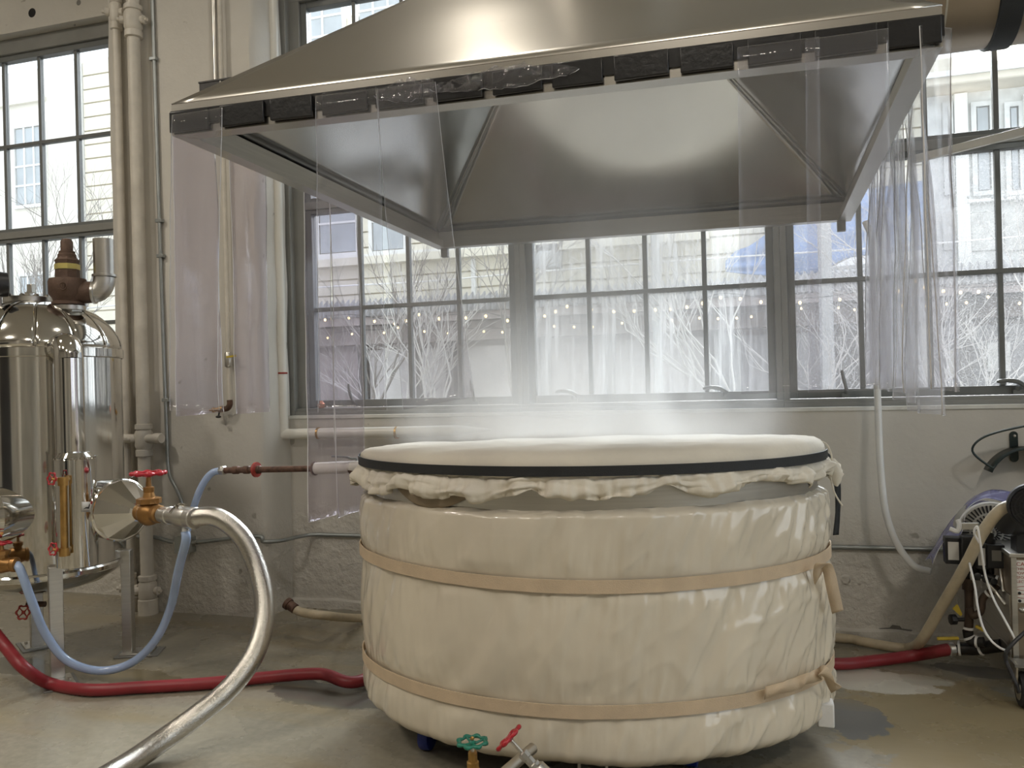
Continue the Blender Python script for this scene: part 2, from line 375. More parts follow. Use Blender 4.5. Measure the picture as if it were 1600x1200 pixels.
for n, lo, hi in (('wall_left', (XL-.2, YF, 0), (XL, .25, ZC)), ('wall_front', (XL, YF-.2, 0), (XR, YF, ZC))):
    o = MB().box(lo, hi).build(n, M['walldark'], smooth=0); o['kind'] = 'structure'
wr = MB().box((XR, YF, 0), (XR+.2, .25, 1.3)).box((XR, YF, 4.4), (XR+.2, .25, ZC)).box((XR, YF, 1.3), (XR+.2, -7.2, 4.4)).box((XR, -.9, 1.3), (XR+.2, .25, 4.4)).build('wall_right', M['wall'], smooth=0); wr['kind'] = 'structure'
W5 = setting('window_5', (XR, -4, 1.3)); q = MB()  # unseen window added on the right to bring in cool daylight
for y in (-7.2, -5.1, -3.0, -.98): q.box((XR+.06, y, 1.3), (XR+.14, y+.08, 4.4))
for z in (1.3, 2.8, 4.32): q.box((XR+.055, -7.2, z), (XR+.145, -.9, z+.08))
q.build('frame', M['frame'], W5)
for y in (-7.12, -5.02, -2.92):
    for z, z2 in ((1.38, 2.8), (2.88, 4.32)): MB().box((XR+.09, y, z), (XR+.10, y+2.02 if y < -3 else -.98, z2)).build('pane', M['glass'], W5, smooth=0)
d1 = MB().box((-4.6, YF, 0), (-2.6, YF+.06, 2.7)).build('added_door_1', M['darkmetal'], bevel=.01); d1['kind'] = 'structure'  # unseen door added as a dark shape for the tank to reflect
for n, x, y in ((5, -6.2, -7.6), (6, -1.4, -8.4), (7, 2.4, -8.0)):  # unseen columns added to break up the tank's reflections
    o = MB().cyl((x, y, 0), (x, y, ZC), .22, None, 24).lathe([(.34, ZC-.5), (.34, ZC-.2), (.5, ZC)], (x, y, 0), seg=24).build('trim_%d' % n, M['grey'] if n == 5 else M['wall']); o['kind'] = 'structure'
# plaster pier between the windows (front face at Y=-0.47) and one beyond the frame on the right
def pier(n, x0, x1):
    y0 = -.47
    def f(i, j):
        z = ZC*j/40; s = i/11
        prof = [(x0, YB+.01), (x0, -.30), (x0+.004, -.44), (x0+.03, y0), (x0+.2*(x1-x0), y0), (x0+.4*(x1-x0), y0), (x0+.6*(x1-x0), y0), (x0+.8*(x1-x0), y0), (x1-.03, y0), (x1-.004, -.44), (x1, -.30), (x1, YB+.01)]
        x, y = prof[i]; k = max(0, 1-z/.5)
        return Vector((x + .012*nz(z*3, i*.4, n)*(1+k), y + .010*nz(z*2.5, i, n+5) - .02*k*nz(z*9, i*1.3, 3), z))
    o = MB().grid(f, 12, 41).build('trim_%d' % n, M['wall'], smooth=50); o['kind'] = 'structure'; return o
pier(1, -4.385, -3.185); pier(2, OP1[1]+.02, OP1[1]+1.2)
# crumbled plaster foot of the wall
def foot(i, j):
    x = OP1[0] + i*.05; z = [0, .02, .05, .06][j]
    return Vector((x, YB - (.03+.02*nz(x*6, 1))*(1 if j < 3 else 0) , z + .03*max(0, nz(x*4, 8))*(j > 1)))
o = MB().grid(foot, int((OP1[1]-OP1[0])/.05), 4).build('baseboard_back', M['wall'], smooth=60); o['kind'] = 'structure'
# sill
o = MB().box((OP1[0], YB-.012, Z0-.02), (OP1[1], .1, Z0+.004)).build('trim_3', M['sill'], bevel=.004); o['kind'] = 'structure'
o = MB().box((OP2[0], YB-.012, Z0-.02), (OP2[1], .1, Z0+.004)).build('trim_4', M['sill'], bevel=.004); o['kind'] = 'structure'

MU = .028
pane_meshes = {}
def pane_mesh(w, h, mat):
    key = (round(w, 3), round(h, 3), mat.name)
    if key not in pane_meshes:
        b = MB().box((0, -.003, 0), (w, .003, h)); me = bpy.data.meshes.new('pane'); b.bm.to_mesh(me); b.bm.free(); me.materials.append(mat); pane_meshes[key] = me
    return pane_meshes[key]
def window(n, x0, left_end, right_end, mats, levers):
    W = setting('window_%d' % n, (x0, 0, Z0)); x1 = x0 + 4*PW
    fr = MB()        # fixed grey frame: jambs, head, foot, transom
    lx = x0-.17 if left_end else x0-MG/2; rx = x1+.17 if right_end else x1+MG/2
    fr.box((lx, -.06, Z0), (x0-.045, .10, Z1)); fr.box((x1+.045, -.06, Z0), (rx, .10, Z1))
    if left_end: fr.box((lx, -.12, Z0), (lx+.05, .0, Z1))
    fr.box((lx, -.061, ZR+.045), (rx, .10, Z1)); fr.box((lx, -.10, Z0), (rx, .10, ZB-.055)); fr.box((lx, -.05, ZT+.03), (rx, .09, ZT+.085))
    fr.box((lx, -.115, Z0+.0), (rx, -.02, Z0+.03))
    fr.build('frame', M['frame'], W, bevel=.004)
    for nm, zb, zm_, zt in (('lower_sash', ZB, ZM, ZT), ('upper_sash', ZT+.112, ZQ, ZR)):
        s = MB()
        s.box((x0-.044, -.035, zb-.05), (x0, .035, zt+.045)); s.box((x1, -.035, zb-.05), (x1+.044, .035, zt+.045))
        s.box((x0, -.0345, zb-.05), (x1, .035, zb)); s.box((x0, -.0345, zt), (x1, .035, min(zt+.045, ZT+.03) if nm == 'lower_sash' else zt+.045))
        S = s.build(nm, M['sash'], W, bevel=.003)
        for k in (1, 2, 3):
            MB().box((x0+k*PW-MU/2, -.02, zb), (x0+k*PW+MU/2, .02, zt)).build('muntin', M['sash'], S, bevel=.004)
        MB().box((x0, -.022, zm_-MU/2), (x1, .022, zm_+MU/2)).build('muntin', M['sash'], S, bevel=.004)
        for k in range(4):
            a = x0 + k*PW + (MU/2 if k else 0); b = x0 + (k+1)*PW - (MU/2 if k < 3 else 0)
            for lo, hi in ((zb, zm_-MU/2), (zm_+MU/2, zt)):
                inst('pane', pane_mesh(b-a, hi-lo, mats[0] if nm == 'lower_sash' else mats[1]), S, (a, 0, lo))
    for px, py, up in levers:
        p = ay(px, py, -.05); q = MB()
        q.box((p.x-.025, -.06, ZB-.05), (p.x+.025, -.03, ZB-.025)); q.cyl((p.x, -.045, ZB-.03), (p.x, -.07, ZB), .014, .011, 10)
        if up: q.tube(curve([(p.x, -.07, ZB-.005), (p.x-.01, -.075, ZB+.04), (p.x-.018, -.075, ZB+.075), (p.x-.022, -.07, ZB+.11)], 4), [.010]*4+[.011]*4+[.009]*4+[.006], 8)
        else: q.tube(curve([(p.x+.03, -.07, ZB-.005), (p.x-.01, -.09, ZB+.02), (p.x-.06, -.09, ZB+.028), (p.x-.11, -.085, ZB+.022)], 4), [.012]*4+[.013]*4+[.011]*4+[.007], 8)
        q.build('lever', M['lever'], W)
    return W
w1 = window(1, LW0, True, True, (M['glass'], M['glass']), ())
WU = 4*PW+MG
w2 = window(2, U0, True, False, (M['glass'], M['glass']), ((552, 625, 1), (742, 618, 1)))
w3 = window(3, U0+WU, False, False, (M['glass_streak'], M['glass']), ((896, 616, 0), (1128, 610, 0)))
w4 = window(4, U0+2*WU, False, True, (M['glass_dust'], M['glass']), ((1322, 602, 1), (1590, 596, 0)))
# pale stay bar standing out from the transom of the right-hand window
MB().bar(ay(1425, 250, -.05), az(1625, 199, 2.80), .03, .045).build('stay_bar', M['pipe_jacket'], w4, bevel=.004)
pr = ay(502, 633, -.08)
MB().lathe([(.02, 0), (.028, .012), (.028, .03), (.016, .036), (.012, .05)], pr - Vector((0, 0, .02)), (0, 0, 1), 14).build('copper_cap', pm('copper', (.6, .22, .12), .3, 1), w2)
# ------------------------------------------------------------------ extraction hood
HX0, HX1, HY0, HY1 = -1.957, .472, -2.82, -.35
def hz(x, y):
    u = (x-HX0)/(HX1-HX0); v = (y-HY0)/(HY1-HY0)
    return (2.40*(1-u)+2.364*u)*(1-v) + (2.369*(1-u)+2.349*u)*v
LIP = .108
hood = thing('extraction_hood', 'wide brushed stainless pyramid hood hanging above the steaming wrapped tub', 'hood', (-.745, -1.585, 3.3))
def HP(x, y, dz=0): return Vector((x, y, hz(x, y)+dz))
cs = [(HX0, HY0), (HX1, HY0), (HX1, HY1), (HX0, HY1)]
tx0, tx1, ty0, ty1 = -1.055, -.435, -1.89, -1.28
top = [(tx0, ty0), (tx1, ty0), (tx1, ty1), (tx0, ty1)]
for k, nm in enumerate(('front_panel', 'right_panel', 'back_panel', 'left_panel')):
    a, b = cs[k], cs[(k+1) % 4]; c, d = top[(k+1) % 4], top[k]
    def f(i, j, a=a, b=b, c=c, d=d):
        u = i/32; v = j/20
        p = HP(*a, LIP).lerp(HP(*b, LIP), u); q = Vector((*d, 3.3)).lerp(Vector((*c, 3.3)), u); r = p.lerp(q, v)
        n = (HP(*b, LIP)-HP(*a, LIP)).cross(Vector((*d, 3.3))-HP(*a, LIP)).normalized()
        w = math.sin(PI*u)*math.sin(PI*v)
        return r + n*w*((.010 if k in (0, 2) else .020)*nz(u*2.3, v*2.1, k*7.3) + (0 if k in (0, 2) else .008*nz(u*6, v*2, k)))
    MB().grid(f, 33, 21).build(nm, M['hood'] if k == 0 else M['hood_in'], hood, smooth=60, solid=.006)
for k, nm in enumerate(('front_lip', 'right_lip', 'back_lip', 'left_lip')):
    a, b = Vector(cs[k]), Vector(cs[(k+1) % 4]); n = Vector((-(b-a).y, (b-a).x)).normalized()   # points inwards
    t = (b-a).normalized()
    q = MB()
    prof = [(0, LIP), (0, 0), (.062, 0), (.062, .045), (.056, .045), (.056, .006), (.006, .006), (.006, LIP)]
    A = [q.bm.verts.new(HP(*(a + n*p + t*p), z)) for p, z in prof]; B = [q.bm.verts.new(HP(*(b + n*p - t*p), z)) for p, z in prof]
    for i in range(8): q.bm.faces.new((A[i], A[(i+1) % 8], B[(i+1) % 8], B[i]))
    q.bm.faces.new(A[::-1]); q.bm.faces.new(B)
    q.build(nm, M['hood'] if k in (0,) else M['satin'], hood, smooth=20)
for a, d in zip(cs, top):
    MB().tube([HP(*a, LIP-.004) + (Vector((*d, 3.3))-HP(*a, LIP))*.02 - Vector((0, 0, .002)), Vector((*d, 3.297))], .0035, 8).build('seam_weld', M['satin'], hood)
MB().box((tx0, ty0, 3.295), (tx1, ty1, 3.42)).build('collar', M['hood'], hood)
for px, py in ((686, 392), (1334, 346)):
    p = ay(px, py, HY1-.02); x = min(max(p.x, HX0+.05), HX1-.05)
    MB().box((x-.022, HY1-.03, hz(x, HY1)-.055), (x+.022, HY1+.006, hz(x, HY1)+.02)).build('drip_spout', M['grey'], hood, bevel=.003)
# black magnetic rail and its pads
yr = HY0-.001
rail = MB()
rail.hexa([HP(HX0+.0, yr-.005, .028), HP(HX1, yr-.005, .028), HP(HX1, yr, .028), HP(HX0, yr, .028), HP(HX0, yr-.005, .083), HP(HX1, yr-.005, .083), HP(HX1, yr, .083), HP(HX0, yr, .083)])
rail = rail.build('magnetic_rail', M['rail'], hood)
for s, x in ((-1, HX0), (1, HX1)):
    xa, xb = (x-.005, x+.0) if s < 0 else (x, x+.005)
    MB().hexa([HP(xa, HY0, .028), HP(xb, HY0, .028), HP(xb, HY1, .028), HP(xa, HY1, .028), HP(xa, HY0, .083), HP(xb, HY0, .083), HP(xb, HY1, .083), HP(xa, HY1, .083)]).build('magnetic_rail', M['rail'], hood)
PADS = [(268,328),(347,415),(426,491),(506,576),(590,663),(680,756),(772,849),(865,944),(962,1047),(1065,1148),(1170,1254),(1275,1372),(1388,1463)]
for i, (pa, pb) in enumerate(PADS):
    xa, xb = ay(pa, 150, HY0).x, ay(pb, 150, HY0).x
    if i == 12: xb = HX1-.004
    y = yr-.005; d = .010 + .002*(i % 3)
    tl = rnd.uniform(-.002, .002)
    MB().hexa([HP(xa, y-d, .006+tl), HP(xb, y-d, .006-tl), HP(xb, y, .006-tl), HP(xa, y, .006+tl), HP(xa, y-d, .078+tl), HP(xb, y-d, .078-tl), HP(xb, y, .078), HP(xa, y, .078)]).build('magnet_pad', M['pad'], rail, bevel=.003)

# ------------------------------------------------------------------ clear vinyl strips (every strip a thing)
def strip(label, tl, tr, bl, br, amp=.012, seed=0, mat='vinyl', bow=0., group='clear vinyl strips around the hood', flare=.03, waves=1.0):
    tl, tr, bl, br = map(Vector, (tl, tr, bl, br)); acr = (tr-tl).normalized(); n = acr.cross(Vector((0, 0, 1))).normalized()
    def f(i, j):
        u = i/14; v = j/30
        p = tl.lerp(tr, u).lerp(bl.lerp(br, u), v)
        k = min(1, v*3)
        w = amp*k*(math.sin((u*waves+seed)*2*PI)*.6 + nz(u*2+seed*3, v*1.2, seed)*1.1) + bow*k*(4*u*(1-u)-.5) + .004*nz(v*6, seed, u)
        w += flare*max(0, v-.86)**2*20*nz(u*1.5, seed*2.2)
        return p + n*w
    o = MB().grid(f, 15, 31).build('vinyl_strip', M[mat], None, smooth=180, recalc=False, solid=.0038, solid_mat=M['vedge'])
    # origin at the hanging edge
    c = (tl+tr)/2; o.data.transform(Matrix.Translation(-c)); o.location = c
    return tag(o, label, 'strip', group)
def fstrip(label, pa, pb, qa, qb, k, **kw):
    y = HY0-.022-.005*k
    T = lambda px, py: ay(px, py, y)
    return strip(label, *(T(*p) for p in (pa, pb, qa, qb)), **kw)
fstrip('clear vinyl strip hanging at the front left corner of the hood', (269,180), (347,168), (273,641), (346,640), 0, seed=.2, amp=.02, mat='vinyl')
fstrip('speckled clear vinyl strip hanging under the fourth black pad from the left', (493,150), (590,138), (500,644), (603,641), 0, seed=.6)
fstrip('slanting clear vinyl strip overlapping its left neighbour in front of the window', (588,140), (680,128), (632,640), (741,620), 1, seed=1.3)
fstrip('wide clear vinyl strip hanging left of the pair at the hood right end', (1152,74), (1280,58), (1158,616), (1285,611), 0, seed=2.2, amp=.008)
fstrip('wide clear vinyl strip overlapping on the right of the pair at the hood right end', (1258,62), (1388,44), (1263,614), (1394,607), 1, seed=3.1, amp=.008)
ycr = HY0-.02
strip('narrow rippled vinyl strip curled round the front right corner of the hood', Vector((.415, ycr, 2.42)), Vector((.500, ycr+.05, 2.42)), Vector((.425, ycr, 1.46)), Vector((.495, ycr+.04, 1.45)), amp=.014, seed=4.4, bow=.02, waves=2.5)
xs = HX0-.018
strip('lilac vinyl strip hanging behind the front left corner strip', (xs, -2.80, 2.45), (xs, -2.56, 2.45), (xs-.01, -2.80, 1.42), (xs, -2.55, 1.425), amp=.02, seed=5.2, mat='vinyl2')
strip('lilac vinyl strip hanging in front of the small tap on the pier', (xs, -2.47, 2.45), (xs, -2.22, 2.45), (xs, -2.47, 1.415), (xs, -2.25, 1.415), amp=.02, seed=6.1, mat='vinyl2')
strip('long lilac vinyl strip hanging in front of the rusty pipe end', (xs-.012, -1.90, 2.45), (xs-.012, -1.66, 2.45), (xs-.012, -1.92, .90), (xs-.012, -1.66, .90), amp=.012, seed=7.7, mat='vinyl2')
strip('long lilac vinyl strip hanging beside the tub lid left end', (xs, -1.69, 2.45), (xs, -1.42, 2.45), (xs, -1.70, .885), (xs, -1.42, .885), amp=.012, seed=8.3, mat='vinyl2')
ORD = ['first', 'second', 'third', 'fourth', 'fifth', 'sixth', 'seventh', 'eighth', 'ninth']
for i in range(8):
    y0 = -2.42 + i*.17; x = HX1+.012+.007*(i % 2); zb = [1.37, 1.44, 1.40, 1.455, 1.43, 1.44, 1.45, 1.46][i]
    tw = [.05, -.04, .03, -.05, .04, -.03, .04, -.03][i]
    strip('clear wavy vinyl strip on the right edge of the hood, %s one from the front' % ORD[i], (x, y0, 2.42), (x, y0+.20, 2.42), (x+tw, y0+.02, zb), (x-tw, y0+.17, zb+.01), amp=.024, seed=9+i*.77, bow=.012*(-1)**i, waves=1.4, mat='vinylfold', flare=.05)
# crumpled strips thrown back over the rail
def crumple(label, pa, pb, y0, y1, seed, h0=.03):
    def f(i, j):
        u = i/40; v = j/12
        p = ay(pa + (pb-pa)*u, y0 + (y1-y0)*u, HY0-.02)
        env = math.sin(PI*min(1, max(0, u)))**.5
        z = p.z + (v-.35)*.085*env*(1+.4*nz(u*7, seed)); z = min(z, p.z+.09)
        d = .02 + h0*env*abs(nz(u*9+seed, v*2.2, seed)) + .012*nz(u*30, v*5, seed)
        return Vector((p.x, HY0-d + max(0, v-.7)*.12, z))
    o = MB().grid(f, 41, 13).build('folded_vinyl_strip', M['vinyl'], None, smooth=180, recalc=False, solid=.002, solid_mat=M['vedge'])
    c = ay((pa+pb)/2, (y0+y1)/2, HY0-.02); o.data.transform(Matrix.Translation(-c)); o.location = c
    return tag(o, label, 'strip')
crumple('crumpled vinyl strip folded back over the rail, bright glints in its middle', 672, 905, 140, 108, 1.7)
crumple('short crumpled vinyl strip folded over the rail above the slanting strip', 585, 690, 150, 138, 4.1, .02)

# ------------------------------------------------------------------ exhaust duct running off to the right
dz = ay(1535, 73, -1.0).z; DR = .29
duct = thing('exhaust_duct', 'round dull metal exhaust duct leaving behind the hood to the right', 'duct', (.6, -1.0, dz))
D0 = [(-.745, -1.585, 3.41), (-.745, -1.585, 3.75), (-.45, -1.45, 4.0), (-.1, -1.2, 3.75), (.12, -1.05, dz+DR+.12), (.35, -1.0, dz+DR+.01)]
MB().tube(curve(D0, 6), DR*.96, 28).build('elbow', M['hood'], duct)
for xa, xb, r in ((.33, .80, DR), (.79, 1.42, DR*.985), (1.41, 3.6, DR)):
    MB().cyl((xa, -1.0, dz+DR), (xb, -1.0, dz+DR), r, r, 40).build('duct_section', M['brownpanel'], duct)
MB().cyl((.795, -1.0, dz+DR), (.803, -1.0, dz+DR), DR*1.012, None, 40).build('seam_ring', M['satin'], duct)
xb = ay(1567, 40, -1.25).x
MB().lathe([(DR*1.0, -.05), (DR*1.03, -.045), (DR*1.03, .045), (DR*1.0, .05)], (xb+.05, -1.0, dz+DR), (1, 0, 0), 40).build('black_band', M['strap'], duct)

# ------------------------------------------------------------------ wrapped oval tub
TC = Vector((-.775, -1.66, 0)); TA, TB, TR_, TE = 1.010, .755, .09, 1.85
def ell(t, off, z):
    c, s = math.cos(t), math.sin(t)
    x = (TA+off)*math.copysign(abs(c)**(2/TE), c); y = (TB+off)*math.copysign(abs(s)**(2/TE), s)
    return Vector((TC.x + x*math.cos(TR_) - y*math.sin(TR_), TC.y + x*math.sin(TR_) + y*math.cos(TR_), z))
tub = thing('wrapped_tub', 'oval steel tub wrapped in a cream vinyl blanket with two canvas straps', 'tub', (TC.x, TC.y, .03))
ZS1, ZS0 = .793, .342           # strap heights
def blanket(i, j):
    t = 2*PI*i/620
    v = j/86
    z = .135 + (1.052-.135)*v
    s = t*.95
    off = -.012
    # puffs above, between and below the straps
    for z0, z1, a in ((.13, ZS0, .020), (ZS0, ZS1, .022), (ZS1, 1.06, .018)):
        if z0 < z <= z1: off += a*math.sin(PI*(z-z0)/(z1-z0))**.6
    if z < .19: off -= .045*((.19-z)/.055)**2
    if v > .985: off -= .012
    if v == 1: off -= .02
    off0 = off
    # gathers fanning out of the straps, stronger towards the right end
    side = .5 + .9*max(0, math.cos(t + .35))
    for zs in (ZS0, ZS1):
        d = z-zs; k = math.exp(-abs(d)/.09)
        g = nz(s*13 + d*2.5, zs*9, 1.5) + .7*nz(s*29 - d*4, zs*5, 7) + .35*nz(s*58 - d*6, zs*5, 3)
        off += .012*side*k*g*1.5
        r = 1-abs(nz(s*19 + 3*d*math.sin(s*5), zs*7 + d*2.2, 41.))*5
        off += .0075*max(0, r)**1.6*math.exp(-abs(d)/.085)*1.2*(.55+.6*side)
    # soft slanting creases, a few sharper ones towards the right end
    q = s - .55*z
    off += .012*nz(q*7.5, (s+z)*1.5, 4.) + .0075*nz(q*15, (s+z)*2.2, 9.)*(.4+side)
    r = 1-abs(nz(q*9 + .4*nz(z*3, s), (s+z)*1.8, 21.))*5
    off += .010*max(0, r)**2*max(.12, side-.6)
    r = 1-abs(nz((s-.9*z)*7 + .5*nz(z*4, s*2), (s+z)*2.6, 33.))*4.5
    off += .008*max(0, r)**2*max(.1, side-.65)
    off += .008*nz(s*2.3, z*3.1, 2.) + .0022*nz(s*21, z*11, 5.)
    off = off0 + (off-off0)*(.12 + .88*min(1, max(0, min(abs(z-ZS0), abs(z-ZS1))-.018)/.05))
    zz = z + (.008*nz(s*5, 3.3) if v > .9 else 0) - (.012*nz(s*3, 8) if v < .06 else 0)
    return ell(t, off, zz)
MB().grid(blanket, 620, 87, cu=True).build('vinyl_blanket', M['blanket'], tub, smooth=180)
vs_ = MB()
vs_.grid(lambda i, j: ell(2*PI*i/160, [-.07, -.05, -.035, -.035, -.032, -.032, -.06][j], [.17, .17, .25, 1.10, 1.135, 1.195, 1.195][j]), 160, 7, cu=True)
vs_.build('steel_vessel', M['satin'], tub, smooth=40)
MB().grid(lambda i, j: ell(2*PI*i/100, [-.75, -.05][j], .165), 100, 2, cu=True).build('underside', M['grey'], tub)
def strapring(name, zf, w, off, mat, parent, t0=0, t1=2*PI, n=420, th=.004, wob=.004, seed=0):
    q = MB(); full = abs(t1-t0-2*PI) < 1e-6
    def f(i, j):
        t = t0 + (t1-t0)*i/(n if full else n-1)
        z = zf(t) + (j-.5)*w; o = off + th + wob*nz(t*6, seed)
        return ell(t, o, z)
    q.grid(f, n, 2, cu=full)
    o = None
    return q.build(name, mat, parent, smooth=0, solid=.005)
su = strapring('canvas_strap', lambda t: ZS1 + .006*math.sin(t*2+1), .047, .005, M['web'], tub, seed=1)
slw = strapring('canvas_strap', lambda t: ZS0 + .010*math.sin(t+2.4), .047, .005, M['web'], tub, seed=4)
def ribbon(name, pts, w, mat, parent, wdir, n=8, th=.003):
    C = curve(pts, n); W = [Vector(x) for x in wdir]; m = len(C)
    def f(i, j):
        k = i/(m-1)*(len(W)-1); a = min(int(k), len(W)-2); d = W[a].lerp(W[a+1], k-a).normalized()
        return C[i] + d*w*(j-.5)
    return MB().grid(f, m, 2).build(name, mat, parent, smooth=180, solid=th)
def onrim(px, py, t0, t1, off):   # nearest point of the blanket's outline to a direction in view
    best = None
    for k in range(200):
        t = t0 + (t1-t0)*k/199; p = ell(t, off, 0); dep = (p-CC).dot(CW)
        d = CC + ray(px, py)*dep; e = (Vector((d.x, d.y, 0))-p).length
        if best is None or e < best[0]: best = (e, d)
    return best[1]
RT = lambda px, py, off=.012: onrim(px, py, -1.3, -.30, off+.03)
toC = -CW
# upper strap tail: a loop through the buckle and a hanging end
ribbon('strap_tail', [RT(1278, 905), RT(1279, 888, .03), RT(1287, 880, .05), RT(1295, 893, .05), RT(1302, 925, .045), RT(1309, 956, .04)], .046, M['web'], su, [CRT*.5+CUP*.8, CRT*.9+CW*.4, CRT*.9-CW*.3, CRT, CRT*.95+CUP*.25, CRT*.9+CUP*.3])
# lower strap tail twisted along the strap
ribbon('strap_tail', [RT(1195, 1083, .010), RT(1220, 1075, .03), RT(1245, 1068, .014), RT(1262, 1060, .034), RT(1280, 1054, .018), RT(1285, 1048, .05), RT(1296, 1062, .055), RT(1307, 1078, .04)], .046, M['web'], slw,
       [CUP+CRT*.1, CUP*.9+CRT*.4, CUP*.9-CRT*.5, CUP*.9+CRT*.4, CUP*.9-CRT*.4, CRT*.5+CUP*.5, CRT*.8-CUP*.4, CRT*.7+CUP*.4])
def caster(px, py, wheelmat, r=.062):
    p = az(px, py, r)
    c = MB(); c.box((p.x-.045, p.y-.035, .135), (p.x+.045, p.y+.035, .168)); c.box((p.x-.036, p.y-.012, .05), (p.x-.028, p.y+.014, .14)); c.box((p.x+.028, p.y-.012, .05), (p.x+.036, p.y+.014, .14))
    c = c.build('caster', M['grey'], tub)
    MB().lathe([(r*.7, -.024), (r*.96, -.021), (r, -.014), (r, .014), (r*.96, .021), (r*.7, .024)], (p.x, p.y, r), (1, 0, 0), 24).build('wheel', wheelmat, c)
caster(668, 1147, M['blue']); caster(1081, 1172, M['blue'])
for t in (.6, 2.4):
    p = ell(t, -.12, 0); c = MB().box((p.x-.045, p.y-.035, .05), (p.x+.045, p.y+.035, .168)).build('caster', M['grey'], tub)
    MB().lathe([(.043, -.024), (.060, -.021), (.062, -.014), (.062, .014), (.060, .021), (.043, .024)], (p.x, p.y, .062), (1, 0, 0), 24).build('wheel', M['blue'], c)
p = RT(1297, 1118, -.03)
MB().box((p.x-.05, p.y-.04, p.z-.035), (p.x+.014, p.y+.03, p.z+.06)).build('white_block', M['whiteplastic'], tub, bevel=.006)

# cloth cover drawn over the rim, black strap, gathered frill
cover = thing('cloth_cover', 'pale cotton cloth stretched over the tub top with a gathered frill', 'cover', (TC.x, TC.y, 1.2))
def covertop(i, j):
    t = 2*PI*i/260
    prof = [(-.012, 1.165), (-.006, 1.183), (-.002, 1.200), (-.006, 1.216), (-.020, 1.229), (-.045, 1.237), (-.10, 1.241), (-.25, 1.241), (-.45, 1.238), (-.6, 1.235), (-.72, 1.234)]
    o, z = prof[j]; s = t
    k = 1 if j < 4 else .5
    o += .005*nz(s*9, j*.5, 2)*k + .003*nz(s*22 + j*.5, j*.3, 4)*k
    z += .006*nz(s*3, o*3, 6) + .006*nz(math.cos(s)*4, math.sin(s)*7, o*4) - (.006*max(0, nz(s*4, 9)) if j == 0 else 0)
    p = ell(t, o, z)
    if j > 2: p.z += (.004 - .022*(p.y-TC.y)/TB + .014*(p.x-TC.x)/TA)*min(1, (j-2)/3)
    return p
MB().grid(covertop, 260, 11, cu=True).poly([covertop(260*i/60, 10) - Vector((0, 0, .0)) for i in range(60)]).build('cloth_top', M['cloth'], cover, smooth=180)
def frill(i, j):
    t = 2*PI*i/900; s = t
    v = j/16
    drop = .050 + .042*abs(math.sin(s*6.2 + 1.6*nz(s*2.1, 4.))) + .022*nz(s*9, 5.) + .022*max(0, math.cos(t-PI))
    z = 1.182 - drop*v
    fold = nz(s*17, v*.8, 3.) + .55*nz(s*38, v*1.2, 8.)
    o = -.020 + .035*math.sin(PI*min(1, v*1.25)*.5)*(1-.35*max(0, v-.75)*4) + .044*v**.8*fold + .020*nz(s*7 + v*3, v*3.5, 2.) + .018*max(0, math.cos(t-PI-.25))*v
    z += .018*fold*v*(1-v)*2 + .020*nz(s*11 - v*2, v*3, 6.)*v
    return ell(t, o, z)
MB().grid(frill, 900, 17, cu=True).build('frill', M['cloth'], cover, smooth=180, solid=.003)
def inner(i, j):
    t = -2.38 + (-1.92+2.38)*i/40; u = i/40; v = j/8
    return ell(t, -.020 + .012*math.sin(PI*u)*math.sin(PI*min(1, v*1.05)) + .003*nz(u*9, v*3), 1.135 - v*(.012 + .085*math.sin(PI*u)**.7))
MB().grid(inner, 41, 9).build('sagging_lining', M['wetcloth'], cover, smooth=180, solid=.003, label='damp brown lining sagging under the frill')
strapring('black_strap', lambda t: 1.190 + .002*math.sin(3*t), .036, .002, M['strap'], cover, t0=-PI*1.02, t1=-.12, n=200, wob=.001)
tl = [(1281, 716), (1290, 712), (1298, 722), (1305, 735), (1309, 765), (1309, 800), (1306, 836)]
ribbon('strap_end', [ad(x, y, 3.46) for x, y in tl], .030, M['strap'], cover, [CUP, CUP*.8+CRT*.3, CRT*.6+CUP*.4, CRT*.8, CRT*.8+CW*.3, CRT*.6+CW*.4, CRT*.7+CW*.3])
MB().tube(curve([ad(x, y, 3.44) for x, y in ((1272, 689), (1289, 692), (1297, 704), (1300, 720), (1298, 745), (1304, 770), (1316, 790))], 6), .0035, 6).build('draw_cord', M['cloth'], cover)
kn = MB()
def knot(i, j):
    t = 2*PI*i/18; v = j/9; r = .034*math.sin(PI*(v*.86+.1))*(1+.35*nz(i*.9, j*.7))
    return ad(1300, 716 + 44*v, 3.45) + CRT*(r*math.cos(t) + .02*v) + CW*r*.7*math.sin(t)
kn.grid(knot, 18, 10, cu=True).build('cloth_knot', M['cloth'], cover, smooth=180)
# ------------------------------------------------------------------ steam tank on the left
def handwheel(c, axis, R, mat, parent, lobes=8, name='handwheel', spokes=4):
    c, a = Vector(c), Vector(axis).normalized()
    x = a.cross(Vector((0, 0, 1)) if abs(a.z) < .9 else Vector((1, 0, 0))).normalized(); y = a.cross(x)
    q = MB(); n = lobes*6
    pts = [c + (x*math.cos(2*PI*k/n) + y*math.sin(2*PI*k/n))*R*(.88+.09*math.cos(lobes*2*PI*k/n)) for k in range(n)]
    q.tube(pts, [R*(.125+.035*math.cos(lobes*2*PI*k/n)) for k in range(n)], 8, closed=True)
    for k in range(spokes):
        t = 2*PI*(k+.5)/spokes; d = x*math.cos(t)+y*math.sin(t)
        q.tube([c + d*R*.12 - a*R*.12, c + d*R*.5 - a*R*.08, c + d*R*.85], [R*.11, R*.08, R*.09], 7)
    q.lathe([(R*.10, -.26*R), (R*.22, -.22*R), (R*.24, 0), (R*.15, .06*R), (R*.12, .10*R)], c, a, 12)
    return q.build(name, mat, parent, smooth=50)
